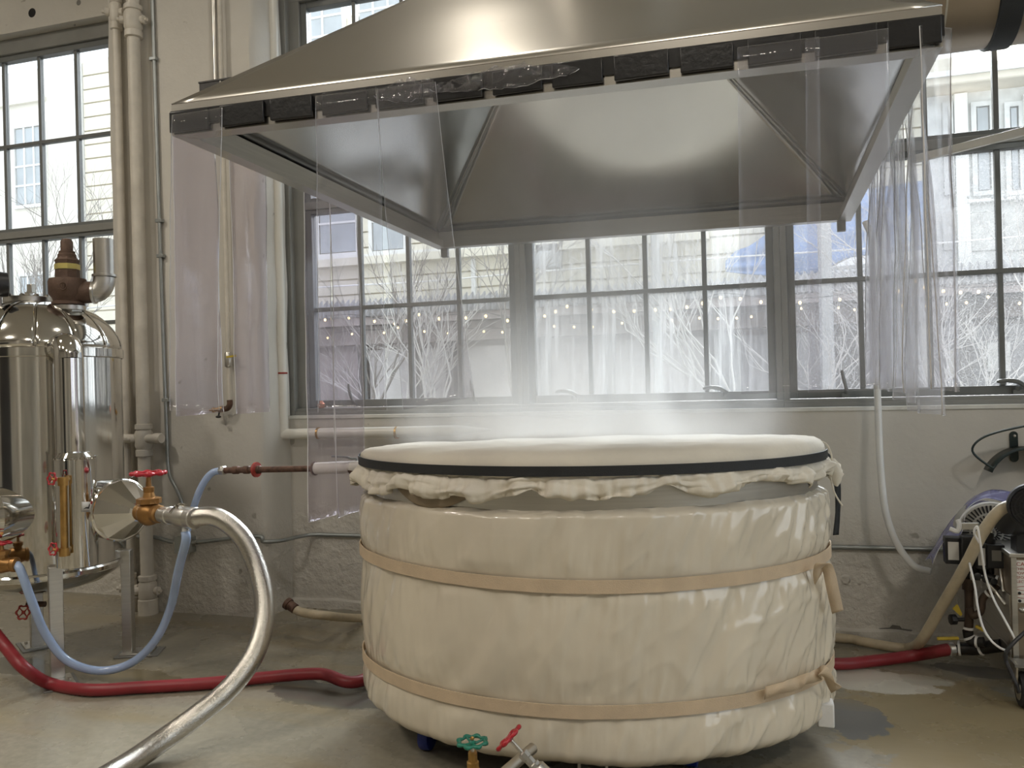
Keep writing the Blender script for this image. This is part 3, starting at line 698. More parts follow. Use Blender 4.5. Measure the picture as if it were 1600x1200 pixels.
TX, TY, TR = -3.975, -1.484, .43
tank = thing('steam_tank', 'polished upright steel tank on three square legs left of the wrapped tub', 'tank', (TX, TY, 0))
def T(z): return Vector((TX, TY, z))
MB().lathe([(TR-.02, .52), (TR, .525), (TR, 1.735)], T(0), seg=72, caps=False).build('shell', M['mirror'], tank, smooth=60)
MB().lathe([(TR+.004, 1.715), (TR+.012, 1.72), (TR+.012, 1.765), (TR+.003, 1.772)], T(0), seg=72, caps=False).build('shoulder_band', M['mirror'], tank, smooth=40)
MB().lathe([(TR, .53), (TR+.012, .535), (TR+.014, .555), (TR+.004, .565)], T(0), seg=72, caps=False).build('foot_band', M['mirror'], tank, smooth=40)
MB().lathe([(.06, .40), (.2, .415), (.32, .45), (.40, .50), (TR+.002, .535)], T(0), seg=48).build('bottom_dish', M['mirror'], tank, smooth=60)
NG = 14
def dome(r): return 1.77 + .275*max(0, 1-(min(r, TR+.0035)/(TR+.004))**2.5)**.62
for k in range(NG):            # pie-shaped dome segments, edges lapped
    a0, a1 = 2*PI*k/NG+.1, 2*PI*(k+1)/NG+.1
    def f(i, j, a0=a0, a1=a1):
        a = a0 + (a1-a0)*i/8*1.01; r = .05 + (TR+.003-.05)*(1-(1-j/16)**1.8)
        return Vector((TX + r*math.cos(a), TY + r*math.sin(a), (dome(r) if j < 16 else 1.755) + .004*(i/8) + .002*math.sin(PI*i/8)))
    MB().grid(f, 9, 17).build('dome_segment', M['mirror'], tank, smooth=60, solid=.002)
for k in range(NG):
    a0 = 2*PI*k/NG+.1
    MB().tube([Vector((TX + r*math.cos(a0), TY + r*math.sin(a0), dome(r)+.004)) for r in [.06+(TR-.057)*(1-(1-j/16)**1.8) for j in range(17)]], .0025, 6).build('seam', M['mirror'], tank)
# legs and foot plates
for (px, py) in ((90, 1060), (202, 1019), (58, 1010)):
    p = az(px, py, .01); d = Vector((TX-p.x, TY-p.y, 0)); d.normalize(); s = Vector((-d.y, d.x, 0))
    lg = MB().obox(Vector((p.x, p.y, .31)), d*.027, s*.034, (0, 0, .295)).build('leg', M['satin'], tank, bevel=.004)
    e = -d*.05
    MB().obox(Vector((p.x, p.y, .012))+e, d*.085, s*.065, (0, 0, .006)).build('foot_plate', M['satin'], lg, bevel=.002)
    MB().obox(Vector((p.x, p.y, .004))+e*1.2, d*.12, s*.085, (0, 0, .004)).build('floor_plate', M['grey'], lg, bevel=.002)
    b = MB()
    for q in (-1, 1): b.cyl(Vector((p.x, p.y, .016)) + e*1.6 + s*.045*q, Vector((p.x, p.y, .03)) + e*1.6 + s*.045*q, .009, None, 6)
    b.build('foot_bolts', M['steel_pipe'], lg)
# manway flange on the dome
fl_c = Vector((TX-.03, TY-.03, 2.02))
mf = MB().lathe([(.125, 0), (.125, .018), (.13, .02), (.13, .046), (.125, .05), (.02, .05)], fl_c, seg=40).build('manway_flange', M['satin'], tank)
for k in range(10):
    t = 2*PI*k/10+.2; c = fl_c + Vector((.112*math.cos(t), .112*math.sin(t), -.012))
    MB().cyl(c, c+Vector((0, 0, .075)), .008, None, 8).lathe([(.014, 0), (.014, .012)], c, seg=6).lathe([(.014, .06), (.014, .07)], c, seg=6).build('flange_bolt', M['steel_pipe'], mf)
MB().box(fl_c + Vector((-.02, -.012, .05)), fl_c + Vector((.02, .012, .082))).box(fl_c + Vector((.0, -.014, .075)), fl_c + Vector((.035, .014, .125))).build('lifting_lug', M['steel_pipe'], mf, bevel=.003)
# bronze relief valve with its discharge elbow
c = ad(107, 492, 4.68); c.z = 2.015
rv = MB().lathe([(.05, -.02), (.05, .0), (.085, .0), (.085, .014), (.075, .02), (.082, .04), (.098, .06), (.100, .125), (.095, .145), (.06, .152)], c, seg=28).build('relief_valve', M['darkbronze'], tank, smooth=40)
MB().lathe([(.064, .145), (.060, .235), (.064, .25), (.052, .262), (.044, .275)], c, seg=8).build('bonnet', M['darkbronze'], rv, smooth=30)
MB().lathe([(.048, .262), (.048, .282), (.042, .288), (.042, .30), (.032, .305), (.032, .355), (.024, .370), (.008, .374)], c, seg=24).build('cap', M['darkbronze'], rv)
bt = MB(); bt.lathe([(.0645, .198), (.0635, .228)], c, seg=8, caps=False); bt.build('brass_tag', M['yelmetal'], rv, smooth=0, solid=.002)
MB().lathe([(.07, -.075), (.07, -.045), (.055, -.04), (.055, -.02)], c + Vector((0, 0, .03)), seg=6).build('hex_nut', M['satin'], rv, smooth=0)
MB().lathe([(.088, -.03), (.088, -.006)], c, seg=24).build('flange_ring', M['steel_pipe'], rv)
ed = (CRT*.95 + CW*.15); ed.z = 0; ed.normalize()
MB().cyl(c + ed*.05 + Vector((0, 0, .07)), c + ed*.135 + Vector((0, 0, .07)), .066, .060, 24).build('outlet_boss', M['darkbronze'], rv)
el = [c + ed*(.13+.0) + Vector((0, 0, .07))] + [c + ed*(.14 + .055*math.sin(a)) + Vector((0, 0, .07 + .085*(1-math.cos(a)))) for a in [PI/2*k/8 for k in range(9)]]
MB().tube(el, .058, 24).build('outlet_elbow', M['satin'], rv)
e1 = el[-1]
MB().cyl(e1 + Vector((0, 0, .0)), e1 + Vector((0, 0, .215)), .056, .056, 28).build('outlet_pipe', M['steel_pipe'], rv)
MB().lathe([(.058, -.012), (.066, -.01), (.066, .002), (.058, .004)], e1 + Vector((0, 0, .012)), seg=28).build('coupling_ring', M['steel_pipe'], rv)
MB().lathe([(.058, 0), (.066, .004), (.066, .016), (.058, .02)], el[0], ed, 24).build('coupling_ring', M['steel_pipe'], rv)
# raised ring and letter on the valve body
f0 = c + Vector((0, 0, .095)) - CW*.098 + CRT*.026
rg = MB(); rg.tube([f0 + (CRT*math.cos(2*PI*k/24) + CUP*math.sin(2*PI*k/24))*.020 for k in range(24)], .003, 6, closed=True)
rg.tube([f0 + CRT*x + CUP*y for x, y in ((-.006, .010), (-.006, -.003), (-.003, -.008), (.003, -.008), (.006, -.003), (.006, .010))], .0024, 6)
rg.build('cast_emblem', M['darkbronze'], rv)
# pressure gauge at the picture edge
g0 = ad(-3, 450, 4.55)
gp = MB().cyl(g0 + Vector((0, 0, -.33)), g0 + Vector((0, 0, -.04)), .017, None, 14).build('gauge_stem', M['satin'], tank)
ga = (-CW*.6 - CRT*.8); ga.z = 0; ga.normalize()
MB().lathe([(.05, -.05), (.066, -.045), (.07, 0), (.07, .012), (.06, .014)], g0 + Vector((0, 0, .02)), ga, 28).build('gauge_case', M['black'], gp)
MB().lathe([(.058, .012), (.058, .016)], g0 + Vector((0, 0, .02)), ga, 28).build('gauge_dial', M['label'], gp)
# level column in front of the shell
c0 = ad(111, 700, 4.26); LX, LY = c0.x, c0.y
def lz(py): return ad(111, py, 4.26).z
lc = MB().lathe([(.068, lz(716)), (.068, lz(560))], (LX, LY, 0), seg=36).build('level_column', M['mirror'], tank)
dcol = Vector((TX-LX, TY-LY, 0)).normalized()
eb = [Vector((LX, LY, lz(562))), Vector((LX, LY, lz(550))) + dcol*.008, Vector((LX, LY, lz(541))) + dcol*.035, Vector((LX, LY, lz(539))) + dcol*.09, Vector((LX, LY, lz(541))) + dcol*.16]
MB().tube(curve(eb, 4), .068, 28).build('column_elbow', M['mirror'], lc)
cx = ad(119, 800, 4.22)
MB().lathe([(.070, lz(706)), (.098, lz(716)), (.098, lz(880)), (.05, lz(884))], (cx.x, cx.y, 0), seg=40).build('column_jacket', M['mirror'], lc)
cr_ = MB()
for k in range(26):
    t = 2*PI*k/26; a = Vector((math.cos(t), math.sin(t), 0)); b = Vector((-a.y, a.x, 0)); p = Vector((cx.x, cx.y, lz(714)))
    cr_.obox(p + a*.086, a*.016, b*.007, Vector((0, 0, .004)) - a*.0)
cr_.build('crimped_edge', M['mirror'], lc, smooth=0)
# label on the jacket: pictogram left, red header right
def onjacket(px, py, lift=.0):
    d = ray(px, py); o = CC - Vector((cx.x, cx.y, 0)); a = d.x*d.x+d.y*d.y; b = 2*(o.x*d.x+o.y*d.y); r = .098+lift; cc = o.x*o.x+o.y*o.y-r*r
    disc = b*b-4*a*cc
    t = (-b - math.sqrt(max(0, disc)))/(2*a); return CC + d*t
def decal(name, x0, y0, x1, y1, mat, parent, lift):
    return MB().grid(lambda i, j: onjacket(x0+(x1-x0)*i/8, y0+(y1-y0)*j/2, lift), 9, 3).build(name, mat, parent, smooth=180, solid=.0006)
lb = decal('warning_label', 127.5, 784, 149, 800, M['label'], lc, .001)
decal('header_band', 141.5, 783.5, 149, 787.5, M['labelred'], lb, .0022)
pk = MB()
pk.poly([onjacket(x, y, .0024) for x, y in ((129.5, 796), (134, 792.5), (138, 792), (140, 786), (140.6, 789), (139, 795), (134, 794.5))]); pk.build('pictogram', M['labelblack'], lb, smooth=0, solid=.0006)
decal('rule_line', 129, 798.2, 140, 799, M['labelblack'], lb, .0022)
for k in range(3): decal('print_line', 142.5, 790+k*2.6, 148.3, 790.8+k*2.6, M['conduit'], lb, .0022)
# brass sight gauge with two small red wheels
s0, s1 = ad(99, 752, 4.08), ad(101, 862, 4.08)
sg = MB().cyl(s0, s1, .017, None, 16).build('sight_gauge', M['brass'], lc)
MB().tube([s0 + CRT*.022 + CUP*.0, s1 + CRT*.022], .004, 8).build('guard_rod', M['steel_pipe'], sg)
for p, q in ((s0, ad(81, 748, 4.06)), (s1, ad(83, 858, 4.06))):
    v = MB(); v.cyl(p + Vector((0, 0, -.02)), p + Vector((0, 0, .02)), .026, None, 12); v.cyl(p, ad(*((112, 744) if p is s0 else (114, 852)), 4.17), .014, None, 12); v.cyl(p, q, .008, None, 10)
    v.build('gauge_cock', M['brass'], sg)
    ax_ = (q-p); handwheel(q, ax_*.6 - CW*.05, .032, M['red'], sg, 6)
# insulated nozzle with the brass steam valve
nd = Vector((.955, -.297, 0)).normalized()
zc = 1.5 - (800-626)/1300*4.45
nb = Vector((TX, TY, zc)) + nd*.80
nozzle = MB().lathe([(.10, -.44), (.155, -.12), (.160, -.02), (.162, .0), (.155, .006)], nb, nd, 48).build('nozzle_drum', M['mirror'], tank)
MB().lathe([(.158, .0), (.05, .155), (.04, .165)], nb, nd, 12).build('nozzle_cone', M['mirror'], nozzle, smooth=8)
vb = nb + nd*.25
gv = MB().lathe([(.036, -.085), (.044, -.08), (.044, -.055), (.040, -.05), (.056, -.03), (.064, 0), (.056, .03), (.040, .05), (.044, .055), (.044, .085), (.036, .09)], vb, nd, 20).build('steam_valve', M['bronze'], tank)
MB().lathe([(.046, .0), (.044, .045), (.060, .05), (.060, .075), (.045, .08)], vb, (0, 0, 1), 8).build('bonnet_nut', M['bronze'], gv, smooth=20)
MB().lathe([(.03, .08), (.024, .105), (.026, .108), (.026, .13), (.014, .135), (.010, .19)], vb, (0, 0, 1), 14).build('bonnet', M['bronze'], gv)
handwheel(vb + Vector((0, 0, .20)), (0, 0, 1), .080, M['red'], gv, 8)
he = vb + nd*.10
cl = MB().lathe([(.03, 0), (.038, .006), (.038, .05), (.044, .055), (.044, .075), (.040, .08), (.040, .15), (.05, .155), (.05, .235), (.047, .24)], he, nd, 24).build('coupling', M['satin'], gv)
k = MB()
for s in (-1, 1): k.tube(curve([he + nd*.11 + CW*.045*s + CUP*.02, he + nd*.14 + CUP*.052 + CW*.02*s, he + nd*.175 + CUP*.050 + CW*.03*s], 4), .009, 8)
k.build('cam_levers', M['mirror'], cl)
MB().cyl(he + nd*.20 - CUP*.03, he + nd*.20 - CUP*.085, .017, None, 12).build('drain_barb', M['whiteplastic'], cl)
MB().tube([he + nd*.20 - CUP*.07 + (CRT*math.cos(t) + CUP*math.sin(t))*.016 for t in [2*PI*k/14 for k in range(14)]], .003, 6, closed=True).build('clamp_ring', M['steel_pipe'], cl)
# second nozzle facing the room, and the low valve at the picture edge
n2 = (-CW*.80 - CRT*.60); n2.z = 0; n2.normalize()
nb2 = ad(-12, 806, 4.33)
n2o = MB().lathe([(.12, -.2), (.145, -.06), (.150, 0), (.12, .05), (.06, .075), (.05, .08)], nb2, n2, 40).build('nozzle_drum', M['mirror'], tank)
lv = ad(3, 882, 4.22)
lo = MB().lathe([(.034, -.07), (.04, -.06), (.045, 0), (.034, .05), (.038, .055), (.038, .075), (.03, .08)], lv, CRT, 18).lathe([(.03, 0), (.03, .05), (.04, .052), (.04, .07), (.012, .075), (.010, .10)], lv, (0, 0, 1), 10).build('drain_valve', M['bronze'], tank, smooth=30)
handwheel(lv + Vector((0, 0, .108)), (0, 0, 1), .046, M['red'], lo, 6)
uw = ad(36, 957, 4.55)
MB().cyl(uw + CW*.04 + Vector((0, 0, .035)), uw + CW*.04 + CRT*.1 + Vector((0, 0, .035)), .016, None, 12).build('bottom_valve', M['darkbronze'], tank)
handwheel(uw, (.25, -1, .2), .040, M['redpaint'], tank, 6)

# ------------------------------------------------------------------ hoses
def hose(name, label, pts, r, mat, n=10, seg=14, cat='hose'):
    o = thing(name, label, cat, pts[0]); return o, MB().tube(curve(pts, n), r, seg).build('hose_body', mat, o, smooth=60)
hs = he + nd*.235
o, h = hose('braided_hose', 'thick braided steel hose arching from the brass steam valve to the floor', [hs, ad(338, 808, 3.98), ad(376, 836, 3.97), ad(400, 882, 3.94), ad(413, 935, 3.87), ad(410, 985, 3.79), ad(392, 1032, 3.70), ad(356, 1078, 3.60), ad(308, 1118, 3.50), ad(255, 1156, 3.41), az(190, 1200, .05), az(80, 1262, .05), az(-60, 1330, .05)], .046, M['braid'], 14, 20)
MB().lathe([(.048, -.015), (.052, -.012), (.052, .03), (.048, .034)], hs + nd*.01, nd, 24).build('end_ferrule', M['satin'], o)
o, h = hose('red_hose', 'red rubber hose running along the floor behind the wrapped tub', [ad(-60, 930, 4.35), ad(-20, 975, 4.3), ad(10, 1012, 4.25), ad(38, 1044, 4.15), az(78, 1068, .035), az(140, 1078, .032), az(220, 1074, .032), az(320, 1068, .032), az(420, 1058, .036), az(500, 1053, .055), az(566, 1063, .04),
    Vector((-1.9, -.80, .035)), Vector((-1.2, -.72, .032)), Vector((-.4, -.75, .032)), az(1290, 1037, .035), az(1360, 1033, .035), az(1430, 1024, .05), ad(1468, 1017, 4.15), ad(1492, 1013, 4.1)], .030, M['redhose'], 10, 16)
MB().lathe([(.031, -.014), (.034, -.012), (.034, .012), (.031, .014)], ad(1486, 1014, 4.11), CRT*.98 + CUP*.1, 20).build('hose_clamp', M['steel_pipe'], o)
bl0 = he + nd*.20 - CUP*.07
hose('blue_hose', 'translucent blue hose looping over the floor below the tank', [lv + CRT*.075, ad(33, 893, 4.2), ad(50, 940, 4.22), ad(72, 992, 4.28), ad(105, 1032, 4.32), ad(155, 1048, 4.35), ad(205, 1036, 4.36), ad(243, 1000, 4.36), ad(266, 950, 4.32), ad(279, 890, 4.15), bl0 + CUP*-.05, bl0], .0215, M['bluehose'], 10)
rp0 = ad(346, 735, 4.46)
hose('blue_hose', 'short translucent blue hose drooping from the rusty wall pipe', [rp0, ad(330, 740, 4.46), ad(315, 760, 4.46), ad(304, 788, 4.47), ad(296, 815, 4.48), ad(290, 838, 4.5)], .0185, M['bluehose'], 8)
o, h = hose('tan_hose', 'tan rubber hose lying along the wall foot behind the tub up to the machine', [ad(449, 944, 5.02), ad(470, 956, 4.98), ad(510, 962, 4.92), az(566, 966, .035), Vector((-1.9, -.32, .03)), Vector((-1.0, -.28, .03)), Vector((-.2, -.30, .03)), az(1310, 997, .032), az(1350, 1003, .032), az(1395, 1011, .034), az(1422, 1012, .045), ad(1440, 1000, 4.22), ad(1470, 950, 4.1), ad(1508, 885, 3.95), ad(1535, 833, 3.85), ad(1560, 800, 3.78), ad(1580, 790, 3.78), ad(1605, 790, 3.85)], .026, M['tanhose'], 10, 16)
MB().lathe([(.026, 0), (.030, .004), (.030, .05), (.036, .052), (.036, .075), (.02, .08)], ad(462, 952, 4.99), (ad(442, 938, 5.03)-ad(462, 952, 4.99)), 18).build('hose_coupling', M['rust'], o)
dt = [ad(1352, 346, 4.70), ad(1362, 375, 4.68), ad(1366, 450, 4.62), ad(1369, 560, 4.6), ad(1372, 640, 4.58), ad(1376, 730, 4.54), ad(1384, 800, 4.52), ad(1402, 850, 4.5), ad(1428, 884, 4.46), ad(1455, 893, 4.42)]
o = thing('drain_tube', 'frosted clear tube dangling from the back right corner of the hood', 'tube', dt[0]); MB().tube(curve(dt, 10), .0165, 14, caps=False).build('tube_body', M['clearhose'], o, solid=.004)

# ------------------------------------------------------------------ pipework on the wall
def pipe_thing(name, label, pts, r, mat, cat='pipe', seg=18):
    o = thing(name, label, cat, pts[0]); MB().tube(pts, r, seg).build('pipe_run', mat, o, smooth=60); return o
# cast riser with clamped fittings
rx, ry = -4.075, -.545
riser = pipe_thing('cast_riser', 'thick painted riser pipe with bolted fittings on the pier', [(rx, ry, 0), (rx, ry, ZC)], .043, M['pipe_white'])
def fitting(px, py, parent, x, y, r=.062, branch=None):
    z = ad(px, py, (Vector((x, y, 0))-CC).dot(CW)).z
    f = MB().lathe([(r*.75, -.12), (r*.95, -.115), (r*.95, -.075), (r*.8, -.07), (r, -.05), (r, .045), (r*.82, .065), (r*.98, .07), (r*.98, .10), (r*.75, .105)], (x, y, z), seg=22).build('clamped_fitting', M['pipe_white'], parent)
    b = MB()
    for s in (-1, 1): b.lathe([(.024, 0), (.028, .01), (.028, .03), (.012, .034), (.012, .05)], Vector((x, y, z)) + CRT*s*r*.9 - CW*.01, CRT*s - CW*.3, 10)
    b.build('clamp_lug', M['pipe_white'], f); return f, z
fitting(205, 32, riser, rx, ry)
f, z = fitting(227, 686, riser, rx, ry, .058)
MB().cyl((rx-.30, ry, z+.005), (rx+.16, ry-.02, z+.005), .030, None, 18).lathe([(.03, 0), (.036, .002), (.036, .05), (.03, .06)], (rx+.10, ry-.012, z+.005), (1, -.04, 0), 18).build('branch_pipe', M['pipe_white'], riser)
fitting(238, 922, riser, rx, ry, .06)
MB().lathe([(.065, .0), (.065, .10), (.05, .11)], (rx, ry, 0), seg=22).build('floor_socket', M['pipe_white'], riser)
r2 = pipe_thing('thin_riser', 'thinner painted riser pipe at the left edge of the pier', [(rx-.17, ry+.03, .02), (rx-.17, ry+.03, ZC)], .028, M['pipe_white'])
fitting(172, 20, r2, rx-.17, ry+.03, .042); fitting(214, 918, r2, rx-.17, ry+.03, .042)
MB().lathe([(.05, 0), (.05, .10), (.04, .11)], (rx-.17, ry+.03, .0), seg=22).build('floor_socket', M['pipe_white'], r2)
# thin grey conduit down the pier with an offset at its foot, to the junction box
yc = -.488
cp = [ay(236, -40, yc), ay(240, 150, yc), ay(249, 350, yc), ay(257, 550, yc), ay(260, 660, yc), ay(262, 720, yc), ay(266, 745, yc), ay(276, 765, yc), ay(284, 785, yc), ay(288, 812, yc), ay(289, 830, yc)]
for i in range(4): cp[i].x = cp[4].x - .03*(4-i)/4
cd = thing('wall_conduit', 'thin grey conduit running down the pier to the junction box', 'conduit', cp[0]); MB().tube(curve(cp, 6), .0125, 10).build('pipe_run', M['conduit'], cd)
for py in (92, 345, 400, 625):
    p = ay(240 + (py-92)*.037, py, yc); MB().obox(p, (.026, 0, 0), (0, .016, 0), (0, 0, .012)).build('saddle_clip', M['conduit'], cd, bevel=.003)
jb = ay(291, 850, -.50)
box_ = thing('junction_box', 'grey metal junction box on the pier behind the hoses', 'box', jb)
MB().obox(jb, (.055, 0, 0), (0, .045, 0), (0, 0, .055)).build('box_body', M['greybox'], box_, bevel=.006)
MB().obox(jb - Vector((0, .047, 0)), (.058, 0, 0), (0, .003, 0), (0, 0, .058)).build('box_cover', M['conduit'], box_, bevel=.003)
b = MB()
for s in (-1, 1): b.cyl(jb + Vector((.02*s, -.05, .044*s)), jb + Vector((.02*s, -.055, .044*s)), .006, None, 8)
b.build('cover_screws', M['steel_pipe'], box_)
hc = [ay(215, 838, -.49), ay(240, 839, -.49), jb + Vector((-.055, 0, -.0))]
MB().tube(hc, .0135, 10).build('left_conduit', M['conduit'], box_)
MB().lathe([(.019, 0), (.019, .03)], jb + Vector((-.09, 0, 0)), (1, 0, 0), 10).lathe([(.019, 0), (.019, .03)], jb + Vector((.055, 0, .01)), (1, 0, 0), 10).build('connector', M['steel_pipe'], box_)
zc2 = ay(450, 833, YB).z
hc = [jb + Vector((.055, 0, .01)), ay(400, 838, -.495), (-3.19, -.49, zc2+.005), (-3.10, -.40, zc2), (-3.06, -.25, zc2), (-2.98, -.172, zc2), (-2.7, -.168, zc2), (-1.0, -.168, zc2+.01), (.4, -.168, zc2+.02), (1.75, -.168, zc2+.03)]
pipe_thing('wall_conduit', 'horizontal grey conduit low along the wall behind the tub', curve(hc, 6), .0135, M['conduit'], 'conduit', 10)
# stainless drop pipe and its bracket behind the hood corner
p0 = ay(333, 0, -.50); p1 = ay(337, 128, -.50)
sp = pipe_thing('steel_drop_pipe', 'slim stainless pipe coming down the pier behind the hood corner', [(p1.x, -.50, ZC), (p1.x, -.50, p1.z)], .014, M['steel_pipe'])
pb = ay(316, 140, -.50); pq = ay(380, 137, -.50)
MB().box((pb.x, -.53, p1.z-.075), (pq.x, -.472, p1.z-.005)).box((pb.x-.004, -.535, p1.z-.008), (pq.x+.004, -.472, p1.z+.002)).build('bracket_channel', M['darkmetal'], sp)
# slim painted pipe with cut-off tap and bib tap
yq = -.515
q0, q1 = ay(352, 250, yq), ay(359, 632, yq); qx = q1.x
sl = pipe_thing('tap_pipe', 'slim cream pipe on the pier ending in a small bib tap', [(qx, yq, ZC), (qx, yq, q1.z)], .016, M['pipe_white'])
v = ay(357, 562, yq); vv = MB().lathe([(.02, -.05), (.026, -.04), (.026, .04), (.02, .05)], (qx, yq, v.z), seg=14).build('shutoff_valve', M['steel_pipe'], sl)
MB().obox(Vector((qx+.035, yq-.02, v.z+.02)), (.035, 0, .003), (0, .006, 0), (0, 0, .006)).build('yellow_lever', M['yellow'], vv)
bb = Vector((qx, yq, q1.z))
MB().tube(curve([bb + Vector((0, 0, .03)), bb, bb + Vector((-.015, -.005, -.025)), bb + Vector((-.05, -.01, -.03))], 4), .019, 12).build('tap_elbow', M['rust'], sl)
bt = MB().lathe([(.022, 0), (.022, .03), (.013, .035), (.013, .06), (.018, .062), (.018, .075), (.007, .08), (.006, .10)], bb + Vector((-.045, -.01, -.03)), (-1, -.1, -.05), 12).build('bib_tap', M['brass'], sl)
MB().cyl(bb + Vector((-.07, -.012, -.03)), bb + Vector((-.075, -.02, -.075)), .005, None, 8).sphere(bb + Vector((-.075, -.021, -.08)), .02, 12, 6, (1, .8, .45)).build('tap_handle', M['darkmetal'], bt)
# jacketed white pipe: down beside the window, then along under the sill
yp = -.235; px_ = ay(441, 620, yp).x; pz = ay(600, 677, yp).z; pe = ay(712, 673, yp).x
wp = thing('white_pipe', 'white jacketed pipe dropping beside the window and turning along under the sill', 'pipe', (px_, yp, pz))
MB().tube([(px_, yp, ZC), (px_, yp, pz), ], .036, 20).build('vertical_run', M['pipe_jacket'], wp)
MB().tube([(px_-.03, yp, pz), (pe, yp, pz+.012)], .036, 20).build('horizontal_run', M['pipe_jacket'], wp)
MB().sphere((px_, yp, pz), .038, 18, 12).build('corner_elbow', M['pipe_jacket'], wp)
MB().lathe([(.036, 0), (.03, .06), (.012, .20), (.004, .24)], (pe, yp, pz+.012), (1, 0, .02), 20).build('cut_end', M['sill'], wp)
for px, py in ((498, 681), (620, 676), ):
    p = ay(px, py, yp); MB().lathe([(.037, -.008), (.041, -.006), (.041, .006), (.037, .008)], (p.x, yp, pz+.004), (1, 0, 0), 20).build('clamp_band', M['brass'], wp)
p = ay(442, 583, yp); MB().lathe([(.037, -.006), (.04, -.004), (.04, .004), (.037, .006)], (px_, yp, p.z), (0, 0, 1), 20).build('clamp_band', M['redpaint'], wp)
# rusty pipe reaching the tub
ya = -.60
ra, rb = rp0, ad(492, 732, 4.25)
rr = thing('rusty_pipe', 'rusty iron pipe reaching from the blue hose to the tub end', 'pipe', ra)
rc = ad(566, 729, 4.12)
MB().tube([ra, rb], .0165, 14).build('pipe_run', M['rust'], rr)
d = (rb-ra).normalized()
MB().lathe([(.022, 0), (.026, .005), (.026, .03), (.02, .035)], ra - d*.01, d, 6).build('hose_nut', M['steel_pipe'], rr)
for k in (.16, .28, .40): MB().lathe([(.0175, -.02), (.0215, -.016), (.0215, .016), (.0175, .02)], ra.lerp(rb, k), d, 12).build('pipe_joint', M['rust'], rr)
MB().lathe([(.018, -.008), (.04, -.006), (.04, .006), (.018, .008)], ra.lerp(rb, .385), d, 16).build('red_flange', M['redpaint'], rr)
MB().lathe([(.02, -.006), (.036, -.005), (.036, .005), (.02, .006)], rb, d, 16).build('end_flange', M['rust'], rr)
MB().tube([rb, rc], .030, 16).build('white_sleeve', M['pipe_jacket'], rr)
v = ad(557, 731, 4.14)
bv = MB().lathe([(.022, -.04), (.03, -.035), (.03, .035), (.022, .04)], v, d, 12).build('ball_valve', M['darkbronze'], rr)
MB().tube(curve([v + CUP*.03, v + CUP*.045, ad(549, 717, 4.13), ad(540, 714, 4.13), ad(518, 713, 4.13)], 4), .0055, 8).build('valve_lever', M['conduit'], bv)

# dark green hose hanger on the wall
hg = ay(1585, 708, YB-.01)
hn = thing('hose_hanger', 'dark green metal hose hanger screwed to the wall above the machine', 'hanger', hg)
def PXY(px, py, dy=0): return ay(px, py, YB-.012-dy)
pl = [PXY(1585, 674), PXY(1585, 722)]
bk = MB(); bk.prism([Vector((hg.x + .021*math.cos(a) , YB-.002, (pl[0].z-.021 if math.sin(a) > 0 else pl[1].z+.021) + .021*math.sin(a))) for a in [2*PI*k/20 for k in range(20)]], (0, -.006, 0)); bk.build('back_plate', M['hanger'], hn, bevel=.001)
for py in (681, 700): MB().lathe([(.008, 0), (.006, .005), (.001, .006)], PXY(1585, py, -.004), (0, -1, 0), 10).build('screw', M['steel_pipe'], hn)
R0 = 45
arc = []
for k in range(25):
    t = math.radians(215 - k*10.4); cxp, cyp = 1596, 768
    arc.append((t, ))
cen = ay(1598, 762, YB); cr = .205
sd = MB()
def saddle(i, j):
    t = math.radians(157 - i*5.6); w_ = [.0, .17][j]
    return Vector((cen.x + cr*math.cos(t), YB-.015-w_, cen.z + .02 + cr*math.sin(t)))
sd.grid(saddle, 25, 2).build('saddle', M['hanger'], hn, smooth=180, solid=.004)
wl = [saddle(0, 1) + Vector((.02, 0, .04)), saddle(0, 1) + Vector((-.005, -.003, .03)), saddle(0, 1) + Vector((-.09, -.003, .115)), saddle(0, 1) + Vector((-.03, -.003, .19)), Vector((cen.x-.05, YB-.185, cen.z+.34)), Vector((cen.x+.05, YB-.185, cen.z+.345)), Vector((cen.x+.2, YB-.185, cen.z+.27)), saddle(24, 1) + Vector((.05, -.003, .1)), saddle(24, 1)]
MB().tube(curve(wl, 6), .006, 8).build('wire_guard', M['hanger'], hn)
# ------------------------------------------------------------------ wheeled machine at the right edge
mx, my = 1.052, -.968
mc = thing('pump_machine', 'wheeled steel machine with fan, valves and piping at the right edge', 'machine', (mx+.3, my+.3, 0))
MB().box((mx, my, .19), (mx+.62, my+.56, .655)).build('cabinet', M['brownpanel'], mc, bevel=.006)
MB().box((mx-.008, my-.012, .655), (mx+.63, my+.57, .675)).build('top_plate', M['satin'], mc, bevel=.003)
MB().obox((mx-.002, my+.28, .34), (.003, 0, 0), (0, .26, 0), (0, 0, .14)).build('side_panel', M['satin'], mc)
MB().prism([(mx-.004, my+.01, .19), (mx-.004, my+.55, .19), (mx-.004, my+.50, .235), (mx-.004, my+.01, .235)], (-.004, 0, 0)).build('base_rail', M['satin'], mc)
MB().obox((mx+.011, my-.004, .43), (.011, 0, 0), (0, .004, 0), (0, 0, .235)).build('edge_trim', M['satin'], mc)
wc = ad(1602, 1066, 3.72); wc.z = .078
wh = MB().lathe([(.05, -.03), (.072, -.028), (.078, -.015), (.078, .015), (.072, .028), (.05, .03)], wc, (1, 0, 0), 28).build('wheel', M['tyre'], mc)
MB().lathe([(.0, -.032), (.03, -.034), (.046, -.031), (.05, -.026)], wc, (1, 0, 0), 24).build('hub_cap', M['satin'], wh)
MB().prism([wc + Vector((-.045, -.03, .02)), wc + Vector((-.045, .03, .02)), wc + Vector((-.045, .045, .125)), wc + Vector((-.045, -.045, .125))], (.008, 0, 0)).build('wheel_fork', M['satin'], mc)
